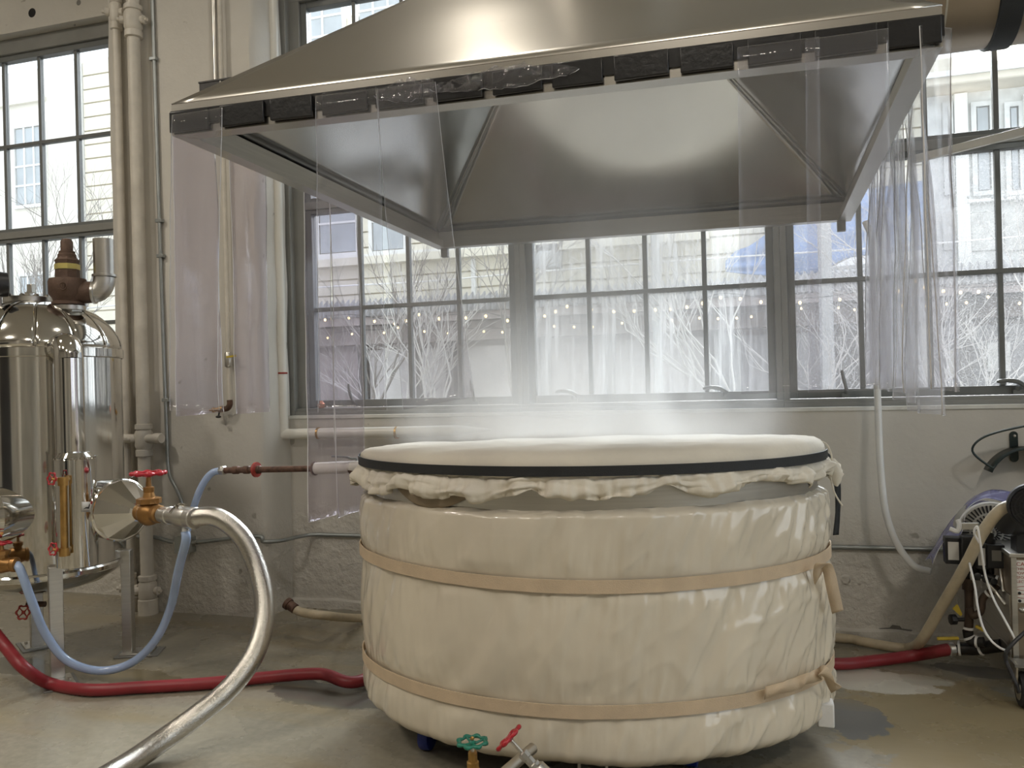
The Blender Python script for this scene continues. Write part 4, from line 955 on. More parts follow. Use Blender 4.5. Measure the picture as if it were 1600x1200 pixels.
MB().box(wc + Vector((-.05, -.05, .112)), wc + Vector((.06, .05, .124))).build('fork_plate', M['grey'], mc)
# caution plate (continues past the picture edge)
def PF(px, py, lift=0): return ay(px, py, my-lift)
a, b = PF(1582, 875), PF(1600, 942)
pw = .115
pl = MB().box((a.x, my-.003, b.z), (a.x+pw, my-.0005, a.z)).build('caution_plate', M['label'], mc)
def text(s, x, z, size, mat, parent, y, align='CENTER'):
    c = bpy.data.curves.new('lettering', 'FONT'); c.body = s; c.size = size; c.align_x = align; c.extrude = .0004; c.materials.append(mat)
    t_ = bpy.data.objects.new('lettering', c); COL.objects.link(t_); bpy.context.view_layer.update()
    me = bpy.data.meshes.new_from_object(t_.evaluated_get(bpy.context.evaluated_depsgraph_get())); bpy.data.objects.remove(t_)
    o = bpy.data.objects.new('lettering', me); COL.objects.link(o); o.parent = parent
    o.location = Vector((x, y, z)) - worldloc(parent); o.rotation_euler = (PI/2, 0, 0); return o
hgt = a.z-b.z; cxl = a.x+pw/2
for s, k, sz, dx in (('CAUTION', .13, .024, .014), ('THROW', .23, .0165, .010), ('POWER', .33, .0165, .011), ('BEFORE', .43, .0165, .004), ('ELECTRI', .53, .0165, .005)):
    text(s, a.x+dx, a.z-hgt*k, sz, M['labeltext'], pl, my-.0036, 'LEFT')
for k in (.66, .84):
    q = MB(); zc_ = a.z-hgt*k
    q.tube([(a.x+.053 + .045*math.cos(t), my-.0036, zc_+.010*math.sin(t)) for t in [2*PI*i/24 for i in range(24)]], .0012, 5, closed=True); q.build('printed_oval', M['labeltext'], pl)
    for xo in (.024, .085): MB().lathe([(.007, 0), (.007, .002), (.001, .003)], (a.x+xo, my-.003, zc_-.022), (0, -1, 0), 10).build('rivet', M['darkmetal'], pl)
MB().lathe([(.014, 0), (.012, .006), (.004, .012)], PF(1597, 953), (0, -1, 0), 12).build('panel_knob', M['steel_pipe'], mc)
# motor and its black fan guard
mo = ad(1590, 812, 3.85); fg = ad(1614, 792, 3.66); fa = (CW*-.9 + CRT*-.45); fa.z = 0; fa.normalize()
MB().lathe([(.06, -.12), (.068, -.10), (.068, .10), (.06, .14)], mo + CRT*.03, CRT*.8+CW*.3, 24).build('motor', M['black'], mc)
MB().box(mo + Vector((-.02, -.05, -.155)), mo + Vector((.12, .05, -.05))).build('motor_foot', M['black'], mc, bevel=.004)
gd = MB(); gx = Vector((-fa.y, fa.x, 0)); gz = Vector((0, 0, 1))
MB().lathe([(.095, -.05), (.100, -.04), (.100, .0), (.09, .012), (.086, .0)], fg, fa, 36).build('fan_shroud', M['black'], mc)
for r in (.02, .036, .052, .068, .082): gd.tube([fg + fa*.008 + (gx*math.cos(t)+gz*math.sin(t))*r for t in [2*PI*k/28 for k in range(28)]], .0025, 5, closed=True)
for k in range(12): t = 2*PI*k/12; gd.tube([fg + fa*.008 + (gx*math.cos(t)+gz*math.sin(t))*.012, fg + fa*.006 + (gx*math.cos(t)+gz*math.sin(t))*.092], .0022, 5)
gd.build('fan_guard', M['black'], mc)
# pale slotted blower cover further back
bc = ad(1548, 832, 4.12); ba = (-CW*.95 - CRT*.25); ba.z = .0; ba.normalize(); bx = Vector((-ba.y, ba.x, 0))
bl = MB().lathe([(.06, -.16), (.14, -.13), (.148, -.02), (.146, .0), (.10, .012), (.02, .018)], bc, ba, 40).build('blower_cover', M['fan'], mc)
MB().tube([bc + (bx*math.cos(t)+gz*math.sin(t))*.147 for t in [2*PI*k/40 for k in range(40)]], .006, 8, closed=True).build('rim_bead', M['whiteplastic'], bl)
sl_ = MB()
for r0, r1, n in ((.10, .135, 44), (.055, .09, 32), (.022, .045, 18)):
    for k in range(n):
        t = 2*PI*k/n; e = bx*math.cos(t)+gz*math.sin(t); s_ = -bx*math.sin(t)+gz*math.cos(t)
        h = lambda r: .0125 + .0 if r < .1 else .012*(1-(r-.10)/.046)
        c_ = bc + e*(r0+r1)/2 + ba*(.0175-(r0+r1)/2*.055); sl_.obox(c_, e*(r1-r0)/2, s_*.0035, ba*.004)
sl_ = sl_.build('vent_slots', M['black'], bl, smooth=0); sl_['kind'] = 'stuff'
MB().bar(ad(1500, 822, 4.05), ad(1530, 822, 4.0), .03, .03).build('fan_bracket', M['satin'], mc)
MB().tube(curve([ad(1496, 812, 4.05), ad(1499, 820, 4.04), ad(1496, 830, 4.04), ad(1484, 826, 4.06)], 4), .012, 8).build('white_spout', M['whiteplastic'], mc)
# solenoid boxes with paper labels
def ebox(px, py, dep, w, h, name='solenoid_box', lab=True):
    c_ = ad(px, py, dep); o = MB().box(c_ + Vector((-w/2, -.03, -h/2)), c_ + Vector((w/2, .03, h/2))).build(name, M['black'], mc, bevel=.004)
    if lab: MB().box(c_ + Vector((-w*.36, -.0325, -h*.34)), c_ + Vector((w*.2, -.0302, h*.34))).build('paper_label', M['label'], o)
    return o
ebox(1490, 859, 4.1, .085, .13); ebox(1533, 868, 3.98, .055, .12); ebox(1554, 868, 3.95, .075, .11, lab=False)
ebox(1512, 856, 4.05, .06, .12, lab=False)
g1 = ad(1556, 868, 3.925); MB().box(g1 + Vector((-.018, -.004, -.025)), g1 + Vector((.022, 0, .025))).build('grey_plate', M['grey'], mc)
cap_ = ad(1547, 838, 3.97); MB().lathe([(.022, -.05), (.022, -.01), (.016, -.008), (.018, .02), (.01, .028)], cap_, (0, 0, 1), 14).build('capped_port', M['darkmetal'], mc)
MB().lathe([(.02, .0), (.022, .012), (.012, .024)], cap_ + Vector((0, 0, .02)), (.4, 0, 1), 12).build('steel_cap', M['steel_pipe'], mc)
def mp(name, pts, r, mat, rings=()):
    P = [ad(*p) for p in pts]; C_ = curve(P, 6); o = MB().tube(C_, r, 14).build(name, mat, mc)
    for q in rings:
        k = min(int(q*(len(C_)-1)), len(C_)-2); MB().lathe([(r*1.02, -.006), (r*1.18, -.005), (r*1.18, .005), (r*1.02, .006)], C_[k], C_[k+1]-C_[k], 14).build('white_ring', M['whiteplastic'], o)
    return o
mp('brown_riser', [(1512, 905, 4.05), (1514, 930, 4.05), (1514, 965, 4.05), (1513, 985, 4.05)], .020, M['brownpipe'], (.02, .95))
MB().lathe([(.02, -.03), (.028, -.028), (.028, .028), (.02, .03)], ad(1513, 912, 4.05), (0, 0, 1), 14).build('pipe_union', M['brownpipe'], mc)
mp('u_bend', [(1515, 950, 4.03), (1520, 962, 4.02), (1532, 955, 4.0), (1536, 935, 4.0), (1548, 925, 3.98), (1558, 915, 3.98)], .017, M['brownpipe'], (.75,))
mp('upper_manifold', [(1508, 898, 4.05), (1525, 900, 4.02), (1545, 902, 3.98), (1558, 907, 3.96)], .020, M['darkmetal'], (.25, .5, .95))
for px, py in ((1522, 885), (1533, 892), (1547, 890)): MB().lathe([(.014, -.04), (.018, -.03), (.018, .03), (.014, .04)], ad(px, py, 4.0), (0, 0, 1), 12).build('nipple', M['darkmetal'], mc)
for px, py in ((1527, 900), (1539, 904), (1552, 908)): MB().lathe([(.016, 0), (.017, .01), (.010, .014)], ad(px, py, 3.955), -CW - CRT*.3, 14).build('port_cap', M['black'], mc)
mp('steel_pipe', [(1543, 912, 3.95), (1556, 925, 3.93), (1566, 938, 3.9), (1572, 945, 3.88)], .010, M['steel_pipe'])
mp('steel_pipe', [(1562, 880, 3.95), (1565, 905, 3.93), (1568, 925, 3.9)], .008, M['steel_pipe'])
mp('lower_joint', [(1512, 985, 4.05), (1515, 998, 4.05), (1527, 1003, 4.02), (1538, 1003, 4.0)], .024, M['darkmetal'], (.3, .7))
mp('outlet_body', [(1499, 1013, 4.1), (1520, 1014, 4.07), (1545, 1011, 4.02), (1566, 1008, 3.97)], .030, M['darkmetal'], (.02, .55))
mp('outlet_nipple', [(1486, 1014, 4.11), (1500, 1014, 4.1)], .018, M['darkmetal'])
MB().bar(ad(1464, 998, 4.08), ad(1498, 997, 4.06), .02, .014).build('yellow_handle', M['yellow'], mc, bevel=.004)
MB().bar(ad(1496, 998, 4.06), ad(1520, 1000, 4.05), .014, .006).build('handle_blade', M['grey'], mc)
MB().bar(ad(1524, 978, 4.02), ad(1538, 985, 4.0), .02, .014).build('yellow_handle', M['yellow'], mc, bevel=.004)
kb = ad(1489, 968, 4.08); MB().lathe([(.02, -.014), (.026, -.012), (.026, .012), (.02, .014)], kb, CRT, 8).build('black_knob', M['black'], mc)
MB().cyl(kb, ad(1508, 968, 4.06), .010, None, 10).build('knob_stem', M['darkmetal'], mc)
tgp = [ad(1488, 951, 4.03), ad(1496, 943, 4.03), ad(1504, 960, 4.04), ad(1501, 963, 4.04)]
MB().prism(tgp, CW*.002).build('yellow_tag', M['yellow'], mc)
MB().tube(curve([ad(1496, 945, 4.03), ad(1496, 925, 4.03), ad(1499, 905, 4.04), ad(1500, 892, 4.05)], 4), .0015, 6).build('tag_wire', M['steel_pipe'], mc)
CORD = dict(cat='cord')
o = thing('white_cable', 'white cord tied round the tan hose and hanging down the machine front', 'cable', ad(1524, 830, 3.84))
MB().tube(curve([ad(1530, 848, 3.85), ad(1522, 832, 3.82), ad(1527, 823, 3.80), ad(1530, 838, 3.80), ad(1535, 870, 3.82), ad(1540, 900, 3.84), ad(1552, 935, 3.82), ad(1568, 965, 3.74), ad(1584, 995, 3.70), ad(1586, 1003, 3.7), ad(1574, 1017, 3.72)], 8), .0052, 8).build('cord_body', M['whitewire'], o)
o = thing('white_cable', 'longer white cord hanging behind the tan hose across the piping', 'cable', ad(1514, 880, 3.9))
MB().tube(curve([ad(1513, 868, 3.93), ad(1516, 885, 3.90), ad(1523, 915, 3.86), ad(1528, 950, 3.83), ad(1536, 980, 3.8), ad(1548, 1000, 3.76), ad(1562, 1012, 3.73), ad(1574, 1017, 3.72)], 8), .0052, 8).build('cord_body', M['whitewire'], o)
o = thing('black_cable', 'thick black cable looping past the machine corner to the wheel', 'cable', ad(1600, 985, 3.7))
MB().tube(curve([ad(1625, 960, 3.8), ad(1604, 985, 3.70), ad(1585, 1003, 3.68), ad(1572, 1020, 3.68), ad(1573, 1035, 3.68), ad(1582, 1055, 3.64), ad(1587, 1068, 3.62), ad(1592, 1082, 3.62)], 8), .0085, 10).build('cable_body', M['black'], o)
# lilac vinyl sheet thrown over the blower
ca = curve([ad(1606, 776, 4.25), ad(1560, 766, 4.28), ad(1530, 772, 4.32), ad(1505, 792, 4.36), ad(1478, 825, 4.38), ad(1460, 855, 4.36), ad(1446, 876, 4.34)], 6)
cb = curve([ad(1606, 790, 4.14), ad(1568, 784, 4.14), ad(1538, 779, 4.15), ad(1511, 797, 4.15), ad(1501, 836, 4.12), ad(1474, 847, 4.12), ad(1457, 882, 4.14)], 6)
def drape(i, j):
    v = j/10; p = ca[i].lerp(cb[i], v); u = i/(len(ca)-1)
    return p + Vector((0, 0, 1))*(.022*math.sin(PI*v)) - CW*.02*math.sin(PI*v) + CUP*.008*nz(u*9, v*5, 3) + CW*.01*nz(u*6, v*6, 8)
o = MB().grid(drape, len(ca), 11).build('vinyl_sheet', M['vinylblue'], None, smooth=180, solid=.003, solid_mat=M['vedge'])
o.data.transform(Matrix.Translation(-ca[12])); o.location = ca[12]
tag(o, 'crumpled lilac vinyl sheet draped over the pale blower of the machine', 'sheet')

# ------------------------------------------------------------------ two valves in front of the tub
D0 = 2.62
gc = ad(738, 1159, D0)
bv = thing('brass_valve', 'small brass valve with a green handwheel in front of the tub', 'valve', gc)
handwheel(gc, (0, 0, 1), .048, M['green'], bv, 8)
MB().lathe([(.004, .016), (.007, .012), (.007, .008)], gc, (0, 0, 1), 6).build('wheel_nut', M['brass'], bv)
z = gc - Vector((0, 0, .105))
MB().lathe([(.006, .10), (.006, .06)], z, (0, 0, 1), 10).build('stem', M['steel_pipe'], bv)
MB().lathe([(.012, .075), (.015, .07), (.015, .045), (.02, .042), (.02, .02), (.024, .018), (.024, -.01), (.02, -.03)], z, (0, 0, 1), 8).build('bonnet', M['brass'], bv, smooth=20)
bd = (CRT*.8 - CW*.5); bd.z = 0; bd.normalize()
MB().lathe([(.02, -.06), (.025, -.055), (.025, -.035), (.021, -.03), (.026, 0), (.021, .03), (.025, .035), (.025, .055), (.02, .06)], z - Vector((0, 0, .03)), bd, 14).build('valve_body', M['brass'], bv)
MB().tube([z - Vector((0, 0, .03)) + bd*.05, z - Vector((0, 0, .03)) + bd*.05 + (CRT*.5 + CW*.8)*.30 + Vector((0, 0, .02))], .019, 12).build('feed_pipe', M['steel_pipe'], bv)
rc_ = ad(795, 1153, D0)
sv = thing('steel_valve', 'stainless valve with a tilted red handwheel in front of the tub', 'valve', rc_)
xa = (CRT*.72 - CUP*.70 - CW*.20).normalized()
handwheel(rc_, -xa, .048, M['red'], sv, 6)
MB().lathe([(.0065, .005), (.0065, .075)], rc_, xa, 10).build('stem', M['steel_pipe'], sv)
MB().lathe([(.012, .058), (.018, .062), (.018, .08), (.015, .084), (.015, .105), (.021, .108), (.021, .12)], rc_, xa, 8).build('gland_nut', M['satin'], sv, smooth=20)
MB().lathe([(.024, .118), (.028, .122), (.030, .15), (.034, .17), (.034, .22), (.028, .24)], rc_, xa, 18).build('valve_body', M['satin'], sv)
e = rc_ + xa*.19
MB().lathe([(.026, -.02), (.03, 0), (.03, .05), (.036, .052), (.036, .075), (.03, .08), (.03, .14)], e, CRT*.9 + CW*.45 + CUP*-.1, 16).build('side_port', M['satin'], sv)
hp = MB()
for x in (905, 948): hp.cyl(ad(x, 1190, D0+.35), ad(x, 1225, D0+.35), .006, None, 8)
hp.build('hook_wires', M['steel_pipe'], sv)
p0 = e; p1 = az(850, 1330, .03)
MB().tube(curve([e + xa*.04, e + xa*.12, Vector((e.x+.10, e.y+.02, .12)), Vector((e.x+.10, e.y+.1, .035)), Vector((e.x+.1, e.y+.45, .035))], 6), .022, 14).build('drain_pipe', M['grey'], sv)
MB().tube(curve([z - Vector((0, 0, .03)) - bd*.05, z - Vector((0, 0, .06)) - bd*.10, Vector((z.x-.10, z.y-.03, .08)), Vector((z.x-.10, z.y+.1, .032)), Vector((z.x-.08, z.y+.4, .032))], 6), .018, 14).build('drain_pipe', M['grey'], bv)

# ------------------------------------------------------------------ steam
st = MB()
LV = [(1.25, .86), (1.31, .95), (1.6, .96), (2.0, .92), (2.34, .90), (2.46, .88), (2.9, .5), (3.25, .24)]
def sf(i, j):
    z, k = LV[j]; t = 2*PI*i/32
    return Vector((TC.x + TA*k*math.cos(t), TC.y + TB*k*math.sin(t)*1.05, z))
st.grid(sf, 32, len(LV), cu=True)
st.poly([sf(i, 0) for i in range(32)]).poly([sf(i, len(LV)-1) for i in range(32)])
bmesh.ops.remove_doubles(st.bm, verts=st.bm.verts, dist=1e-4)
sm = bpy.data.materials.new('rising_steam'); sm.use_nodes = True; nt = sm.node_tree; nt.nodes.remove(nt.nodes['Principled BSDF'])
vsn = N(nt, 'ShaderNodeVolumeScatter'); vsn.inputs['Color'].default_value = (.97, .98, 1, 1); vsn.inputs['Anisotropy'].default_value = .5
f = texnoise(nt, 2.6, 4, .6, stretch=(1, 1, .55), dist=.6)
den = ramp(nt, f, [(.34, (0.05,)*3), (.62, (1, 1, 1))])
tc = N(nt, 'ShaderNodeTexCoord'); sx = N(nt, 'ShaderNodeSeparateXYZ'); nt.links.new(tc.outputs['Object'], sx.inputs[0])
mr = N(nt, 'ShaderNodeMapRange'); nt.links.new(sx.outputs['Z'], mr.inputs[0]); mr.inputs[1].default_value = 1.26; mr.inputs[2].default_value = 2.3
hr = ramp(nt, mr.outputs[0], [(0, (1.0,)*3), (.18, (.62,)*3), (.5, (.36,)*3), (1, (.22,)*3)])
# fade towards the sides of the plume
mpg = N(nt, 'ShaderNodeMapping'); mpg.vector_type = 'TEXTURE'; mpg.inputs['Location'].default_value = (TC.x, TC.y, 0); mpg.inputs['Scale'].default_value = (TA*.95, TB*1.0, 1e4); nt.links.new(tc.outputs['Object'], mpg.inputs[0])
ln = N(nt, 'ShaderNodeVectorMath', operation='LENGTH'); nt.links.new(mpg.outputs[0], ln.inputs[0])
ed_ = ramp(nt, ln.outputs['Value'], [(.45, (1, 1, 1)), (.98, (0, 0, 0))])
a1 = N(nt, 'ShaderNodeMath', operation='MULTIPLY'); nt.links.new(den, a1.inputs[0]); nt.links.new(hr, a1.inputs[1])
a2 = N(nt, 'ShaderNodeMath', operation='MULTIPLY'); nt.links.new(a1.outputs[0], a2.inputs[0]); nt.links.new(ed_, a2.inputs[1])
a3 = N(nt, 'ShaderNodeMath', operation='MULTIPLY'); nt.links.new(a2.outputs[0], a3.inputs[0]); a3.inputs[1].default_value = 2.9
nt.links.new(a3.outputs[0], vsn.inputs['Density']); nt.links.new(vsn.outputs[0], nt.nodes['Material Output'].inputs['Volume'])
o = st.build('steam', sm, None, smooth=0)
tag(o, 'white steam rising off the cloth cover into the hood', 'steam', kind='stuff')

# ------------------------------------------------------------------ across the street
FY = 9.0
def g(px, py, Y=FY): return ay(px, py, Y)
gr = MB().box((-26, .26, -1.4), (14, 24, -1.2)).build('street_paving', M['street'], smooth=0); tag(gr, None, None, None, 'structure')
ZT_ = 8.6
def bx(px0, py0, px1, py1, y0, y1):      # wall piece seen between two picture corners, at its own depth
    a, b = g(px0, py0), g(px1, py1); return (min(a.x, b.x), y0, min(a.z, b.z)), (max(a.x, b.x), y1, max(a.z, b.z))
# plain plastered house on the left
hA = thing('plain_house', 'pale plastered house across the street behind the left window', 'building', (-16, FY, -1.2))
xc = g(128, 300).x
MB().box((xc-8, FY, -1.2), (xc, FY+4, ZT_)).build('wall', M['plain'], hA, smooth=0)
MB().box((xc-8, FY-.10, g(50, 158).z-.05), (xc-.9, FY, g(50, 158).z+.05)).build('ledge', M['plain'], hA)
def hwin(parent, px0, py0, px1, py1, nx, ny, y=FY, fmat='trimwhite', gmat='farglass'):
    lo, hi = bx(px0, py0, px1, py1, y-.06, y-.01); t = .07
    f = MB(); f.box(lo, (lo[0]+t, y-.0, hi[2])); f.box((hi[0]-t, lo[1], lo[2]), (hi[0], y, hi[2])); f.box((lo[0]+t, lo[1], hi[2]-t), (hi[0]-t, y, hi[2])); f.box((lo[0]+t, lo[1], lo[2]), (hi[0]-t, y, lo[2]+t))
    f = f.build('window_frame', M[fmat], parent)
    W_, H_ = (hi[0]-lo[0]-2*t)/nx, (hi[2]-lo[2]-2*t)/ny
    for i in range(nx):
        for j in range(ny):
            x, z = lo[0]+t+i*W_, lo[2]+t+j*H_
            MB().box((x+.02, y-.03, z+.02), (x+W_-.02, y-.012, z+H_-.02)).build('pane', M[gmat], f, smooth=0)
    b = MB()
    for i in range(1, nx): b.box((lo[0]+t+i*W_-.02, y-.05, lo[2]+t), (lo[0]+t+i*W_+.02, y-.012, hi[2]-t))
    for j in range(1, ny): b.box((lo[0]+t, y-.048, lo[2]+t+j*H_-.02), (hi[0]-t, y-.012, lo[2]+t+j*H_+.02))
    if nx+ny > 2: b.build('glazing_bars', M[fmat], f, smooth=0)
hwin(hA, 21, 198, 76, 322, 3, 4); hwin(hA, 30, 428, 76, 520, 3, 3)
# cream house with coursed blocks
hB = thing('cream_house', 'cream house of wide masonry courses across the street behind the hood', 'building', (-6, FY, -1.2))
xd = g(1450, 260).x
ROOF = g(1500, 112).z       # eaves of an unseen wing, kept low to let sky light reach the lid
xm = -3.4
MB().box((xc, FY+.02, -1.2), (xm, FY+4, ZT_)).box((xm, FY+.02, -1.2), (xd, FY+4, ROOF)).build('wall', M['cream'], hB, smooth=0)
MB().box((xc-.02, FY-.16, 2.6), (xc+.13, FY+.02, ZT_)).build('corner_strip', M['trimwhite'], hB)
zc0 = 2.7; step = .292; k = 0
while zc0 + k*step < 8.4:
    z0 = zc0 + k*step; off = .0 if k % 2 else .9
    x = xc+.14; i = 0
    xe = xd if z0+step < ROOF else xm
    while x < xe-.02:
        x2 = min(xe, x + (2.4 if i else 2.4-off))
        MB().box((x+.006, FY-.05, z0+.016), (x2-.006, FY+.02, z0+step-.016)).build('block', M['cream'], hB, smooth=0, bevel=0)
        x = x2; i += 1
    k += 1
zl = g(560, 410).z
MB().box((g(440, 400).x, FY-.30, zl-.09), (g(1110, 400).x, FY, zl+.05)).build('ledge', M['cream'], hB)
MB().box((g(440, 400).x, FY-.16, zl+.05), (g(1110, 400).x, FY, zl+.12)).build('ledge', M['trimwhite'], hB)
for a_ in ((496, 300, 566, 400, 1, 2), (578, 296, 640, 396, 1, 2)): hwin(hB, *a_, y=FY-.06)
for a_ in ((470, -60, 545, 90, 2, 5), (556, -75, 640, 78, 3, 5), (652, -90, 735, 66, 3, 5)): hwin(hB, *a_, y=FY-.06)
lo, hi = bx(842, 385, 880, 420, FY-.3, FY); MB().box(lo, hi).build('lamp_box', M['post'], hB, bevel=.02)
for px in (742, 1056):
    lo, hi = bx(px-5, 340, px+5, 470, FY-.12, FY); MB().box((lo[0], lo[1], 2.6), hi).build('pilaster', M['trimwhite'], hB)
# weathered panelled house on the right
hC = thing('panelled_house', 'weathered white panelled house front across the street at the right', 'building', (3, FY, -1.2))
MB().box((xd, FY-.05, 2.3), (xd+7, FY+4, g(1500, 105).z)).build('wall', M['weather'], hC, smooth=0)
MB().box((xd-.1, FY-.55, g(1500, 148).z), (xd+7, FY, g(1500, 106).z)).build('cornice', M['cornice'], hC, bevel=.03)
MB().box((xd-.1, FY-.60, g(1500, 136).z), (xd+7, FY-.55, g(1500, 128).z)).build('cornice_moulding', M['trimwhite'], hC)
for px in (1500, 1607):
    a_ = g(px, 240); MB().box((a_.x-.09, FY-.16, 2.4), (a_.x+.09, FY-.05, g(px, 150).z)).build('pilaster', M['trimwhite'], hC, bevel=.01)
for px0, px1 in ((1470, 1490), (1514, 1555), (1566, 1600), (1614, 1650)):
    hwin(hC, px0, 164, px1, 306, 1, 2, y=FY-.06, fmat='weather')
    for py0, py1 in ((334, 392),):
        lo, hi = bx(px0, py0, px1, py1, FY-.09, FY-.05)
        MB().box(lo, hi).build('apron_panel', M['weather2'], hC, bevel=.015)
lo, hi = bx(1508, 318, 1700, 306, FY-.2, FY-.05); MB().box((lo[0], lo[1], lo[2]), (xd+7, hi[1], hi[2]+.02)).build('sill_rail', M['trimwhite'], hC, bevel=.01)
for px in (1514, 1531, 1551, 1571, 1590):
    p = g(px, 308, FY-.2); MB().lathe([(.025, 0), (.02, .02), (.004, .025)], p, (0, -1, 0), 10).build('rosette', M['post'], hC)
# shop fronts below the canopy
sf_ = thing('shop_front', 'dim brown shop front under the tin canopy across the street', 'building', (-3, FY, -1.2))
xs0, xs1 = -12.9, xd+7
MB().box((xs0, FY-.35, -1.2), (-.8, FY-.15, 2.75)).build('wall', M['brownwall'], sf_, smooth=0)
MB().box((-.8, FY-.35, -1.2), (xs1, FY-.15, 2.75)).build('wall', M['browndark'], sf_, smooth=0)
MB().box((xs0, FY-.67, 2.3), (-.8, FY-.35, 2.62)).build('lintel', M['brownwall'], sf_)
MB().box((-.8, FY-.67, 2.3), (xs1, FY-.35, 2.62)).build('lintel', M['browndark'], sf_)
x = xs0+.3; i = 0
while x < xs1-.3:
    w_ = 1.5 if i % 3 else .9
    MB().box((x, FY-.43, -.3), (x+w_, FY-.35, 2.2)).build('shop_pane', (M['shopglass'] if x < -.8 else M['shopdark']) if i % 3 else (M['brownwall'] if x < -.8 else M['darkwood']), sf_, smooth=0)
    MB().box((x+w_+.04, FY-.55, -1.2), (x+w_+.18, FY-.35, 2.3)).build('mullion_post', M['darkwood'], sf_, smooth=0)
    x += w_+.22; i += 1
for px0, py0, px1, py1, mt in ((1470, 550, 1500, 590, 'cornice'), (1527, 538, 1562, 580, 'weather2'), (1428, 480, 1446, 600, 'cream')):
    lo, hi = bx(px0, py0, px1, py1, FY-.6, FY-.42); MB().box(lo, hi).build('poster', M[mt], sf_, smooth=0)
# corrugated tin canopy with scalloped edge
cn = thing('tin_canopy', 'long grey corrugated tin canopy with a scalloped edge across the street', 'canopy', (-3, 8, 3))
CY_ = 7.9
zt0 = ay(700, 462, CY_).z; zb0 = zt0-.28; x0c, x1c = -11.5, xd+6
nrib = 190
def can(i, j):
    u = i/(nrib*6); x = x0c + (x1c-x0c)*u; ph = (i % 6)/6*2*PI; w_ = math.cos(ph)
    z = zt0 + .045*w_ + .02*nz(x*.7) - .0*u if j == 0 else (zb0+.02 if j == 1 else zb0)
    return Vector((x, CY_ + .035*w_ + (0 if j < 2 else .02), z))
MB().grid(can, nrib*6+1, 3).build('corrugated_edge', M['tin'], cn, smooth=60, solid=.01)
MB().hexa([(x0c, CY_+.08, zb0+.06), (x1c, CY_+.08, zb0+.06), (x1c, FY-.05, zb0+.0), (x0c, FY-.05, zb0+.0), (x0c, CY_+.08, zb0+.10), (x1c, CY_+.08, zb0+.10), (x1c, FY-.05, zb0+.04), (x0c, FY-.05, zb0+.04)]).build('canopy_sheet', M['tin'], cn, smooth=0)
MB().box((x0c, CY_+.06, zb0-.14), (x1c, CY_+.14, zb0+.02)).build('fascia_beam', M['brownwall'], cn)
for px, r in ((655, .05), (1508, .10), (1030, .05)):
    p = ay(px, 560, CY_+.1); MB().box((p.x-r, CY_+.06, -1.2), (p.x+r, CY_+.06+r*1.6, zb0-.10)).build('canopy_post', M['darkwood'], cn)
for px, y_, lab in ((1028, 6.9, 'slim grey street post standing before the canopy, seen through the middle window'), (1293, 6.9, 'thick grey street post standing before the blue tarp')):
    p = ay(px, 560, y_); o = thing('street_post', lab, 'post', (p.x, y_, -1.2)); r = .07 if px < 1200 else .10
    MB().cyl((p.x, y_, -1.2), (p.x, y_, ay(px, 345 if px > 1200 else 362, y_).z), r, r*.9, 16).build('shaft', M['post'], o)
    MB().lathe([(r*1.5, 0), (r*1.5, .12), (r, .16)], (p.x, y_, -1.2), seg=16).build('base_collar', M['post'], o)
# blue tarp over a pale awning
tpT = [(1134, 408), (1150, 392), (1172, 384), (1200, 362), (1225, 330), (1247, 308), (1300, 300), (1370, 292), (1442, 282)]
tpB = [(1134, 424), (1160, 428), (1190, 430), (1215, 432), (1248, 430), (1285, 424), (1322, 404), (1380, 396), (1444, 393)]
TA_, TB_ = curve([ay(*p, 8.45) for p in tpT], 5), curve([ay(*p, 8.25) for p in tpB], 5)
def tarp(i, j):
    v = j/14; p = TA_[i].lerp(TB_[i], v)
    return p + Vector((0, -.10*math.sin(PI*v) + .07*nz(p.x*1.6, p.z*3.5, 2) + .03*math.sin(v*16 + p.x*.7), 0))
o = MB().grid(tarp, len(TA_), 15).build('blue_tarp', M['tarp'], None, smooth=180, solid=.01)
c_ = TA_[22]; o.data.transform(Matrix.Translation(-c_)); o.location = c_
tag(o, 'wrinkled blue tarp hung over the cream house front', 'tarp')
aw = thing('cream_awning', 'low cream awning below the blue tarp', 'awning', ay(1380, 410, 8.2))
P_ = [(1285, 424, 8.2), (1330, 402, 8.2), (1446, 390, 8.2), (1446, 412, 8.0), (1285, 430, 8.0)]
MB().prism([ay(*p) for p in P_], (0, .03, 0)).build('awning_sheet', M['trimwhite'], aw)
MB().bar(ay(1288, 421, 7.98), ay(1446, 407, 7.98), .05, .05).build('front_bar', M['post'], aw)
# cables and strings of bulbs
cb_ = thing('white_cable', 'white cable strung across the street in front of the houses', 'cable', ay(800, 428, 7))
MB().tube(curve([ay(-60, 500, 7), ay(300, 466, 7), ay(500, 449, 7), ay(660, 440, 7), ay(800, 428, 7), ay(960, 415, 7), ay(1140, 402, 7), ay(1300, 392, 7), ay(1480, 379, 7), ay(1660, 364, 7)], 5), .013, 6).build('cable_line', M['whitewire'], cb_)
UP = [(508,500),(545,497),(585,502),(617,506),(634,501),(655,492),(686,498),(728,497),(759,494),(793,501),(851,494),(868,487),(886,479),(924,484),(959,487),(991,486),(1024,484),(1048,483),(1073,480),(1098,474),(1126,465),(1157,467),(1189,472),(1250,473),(1312,468),(1380,455),(1403,455),(1430,440),(1445,449),(1474,455),(1501,457),(1529,456),(1560,454),(1599,451)]
LO = [(512,528),(550,522),(600,520),(622,512),(663,518),(700,521),(756,518),(785,519),(820,515),(866,510),(897,511),(926,511),(972,505),(1010,500),(1050,501),(1093,497),(1122,498),(1151,497),(1174,495),(1215,488),(1252,482),(1310,481),(1335,484),(1370,480),(1410,478),(1447,479),(1479,475),(1510,473),(1544,464),(1593,474)]
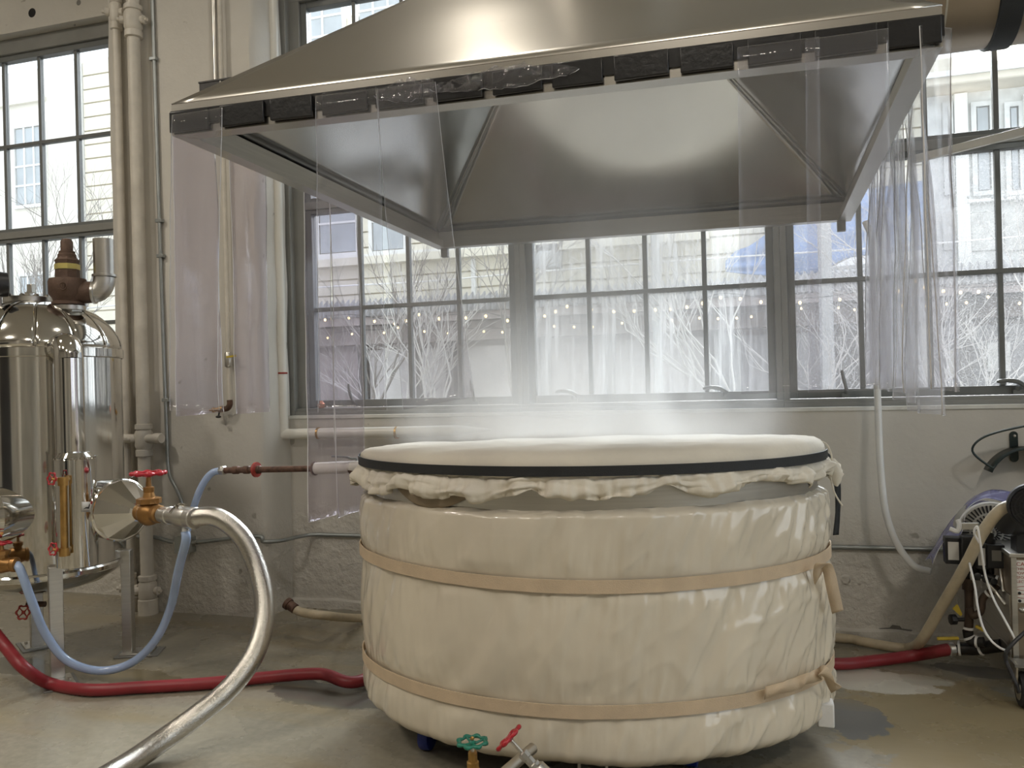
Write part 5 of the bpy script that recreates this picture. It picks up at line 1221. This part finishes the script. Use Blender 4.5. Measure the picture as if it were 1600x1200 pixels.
bm_ = bmesh.new(); bmesh.ops.create_uvsphere(bm_, u_segments=10, v_segments=6, radius=1); bme = bpy.data.meshes.new('bulb'); bm_.to_mesh(bme); bm_.free(); bme.materials.append(M['bulb'])
for p in bme.polygons: p.use_smooth = True
for lst, y_, lab in ((UP, 6.6, 'upper string of lit round bulbs across the street'), (LO, 7.3, 'lower string of small lit bulbs across the street')):
    P_ = [ay(px, py, y_) for px, py in lst]
    o = thing('string_lights', lab, 'string lights', P_[0])
    w_ = MB(); w_.tube(curve([p + Vector((0, 0, .06)) for p in P_], 3), .006, 5); w_.build('wire', M['wire'], o)
    r = .021 if y_ < 7 else .017
    for p in P_:
        b = inst('bulb', bme, o, p); b.scale = (r, r, r*1.15)
# bare street trees
def tree(name_label, base, h, seed, mat, spread=.5, depth=6, r0=.05, lean=0.):
    R_ = random.Random(seed); q = MB()
    def grow(p, d, L, r, k):
        n = 4; pts = [p]; dd = d.copy()
        for i in range(n):
            dd = (dd + Vector((R_.uniform(-1, 1), R_.uniform(-.6, .6), R_.uniform(-.4, .5)))*.16).normalized(); pts.append(pts[-1] + dd*L/n)
        q.tube(pts, [r*(1-.35*i/n) for i in range(n+1)], 5 if k < 3 else 4, caps=False)
        if k >= depth: return
        for c_ in range(R_.choice((2, 3, 3))):
            s = pts[R_.choice((2, 3, 4)) if c_ else 4]
            nd_ = (dd + Vector((R_.uniform(-1, 1), R_.uniform(-.7, .7), R_.uniform(-.25, .8)))*spread*1.4).normalized()
            grow(s, nd_, L*R_.uniform(.62, .85), r*R_.uniform(.55, .72), k+1)
    grow(Vector(base), Vector((lean, 0, 1)).normalized(), h*.28, r0, 0)
    o = q.build('bare_tree', mat, None, smooth=180, recalc=False)
    o.data.transform(Matrix.Translation(-Vector(base))); o.location = base
    return tag(o, name_label, 'tree', 'bare street trees')
for lab, px, y_, h, sd, mt, dp, ln in (
    ('bare pale tree leaning left outside the left window', 30, 6.0, 6.0, 11, 'bark', 6, .12),
    ('bare pale tree rising at the right of the left window', 120, 5.2, 5.2, 23, 'bark', 6, -.1),
    ('bare many-branched tree outside the window beside the white pipe', 560, 5.6, 4.6, 5, 'bark', 6, -.15),
    ('silvery bare tree seen past the two overlapping front vinyl strips', 640, 4.6, 3.6, 31, 'barklight', 6, .1),
    ('bare tree outside the pane nearest the left window post', 765, 5.8, 5.0, 42, 'bark', 5, .2),
    ('silvery bare tree behind the blue tarp side of the right window', 1340, 4.4, 4.4, 57, 'barklight', 6, -.35),
    ('silvery bare tree behind the clear strips on the right edge of the hood', 1500, 5.0, 4.6, 83, 'barklight', 6, .05),
    ('silvery bare tree with drooping branches at the right picture edge', 1640, 4.2, 4.4, 68, 'barklight', 6, -.30)):
    p = ay(px, 600, y_); tree(lab, (p.x, y_, -1.2), h*1.35, sd, M[mt], .5, dp, .045, ln)
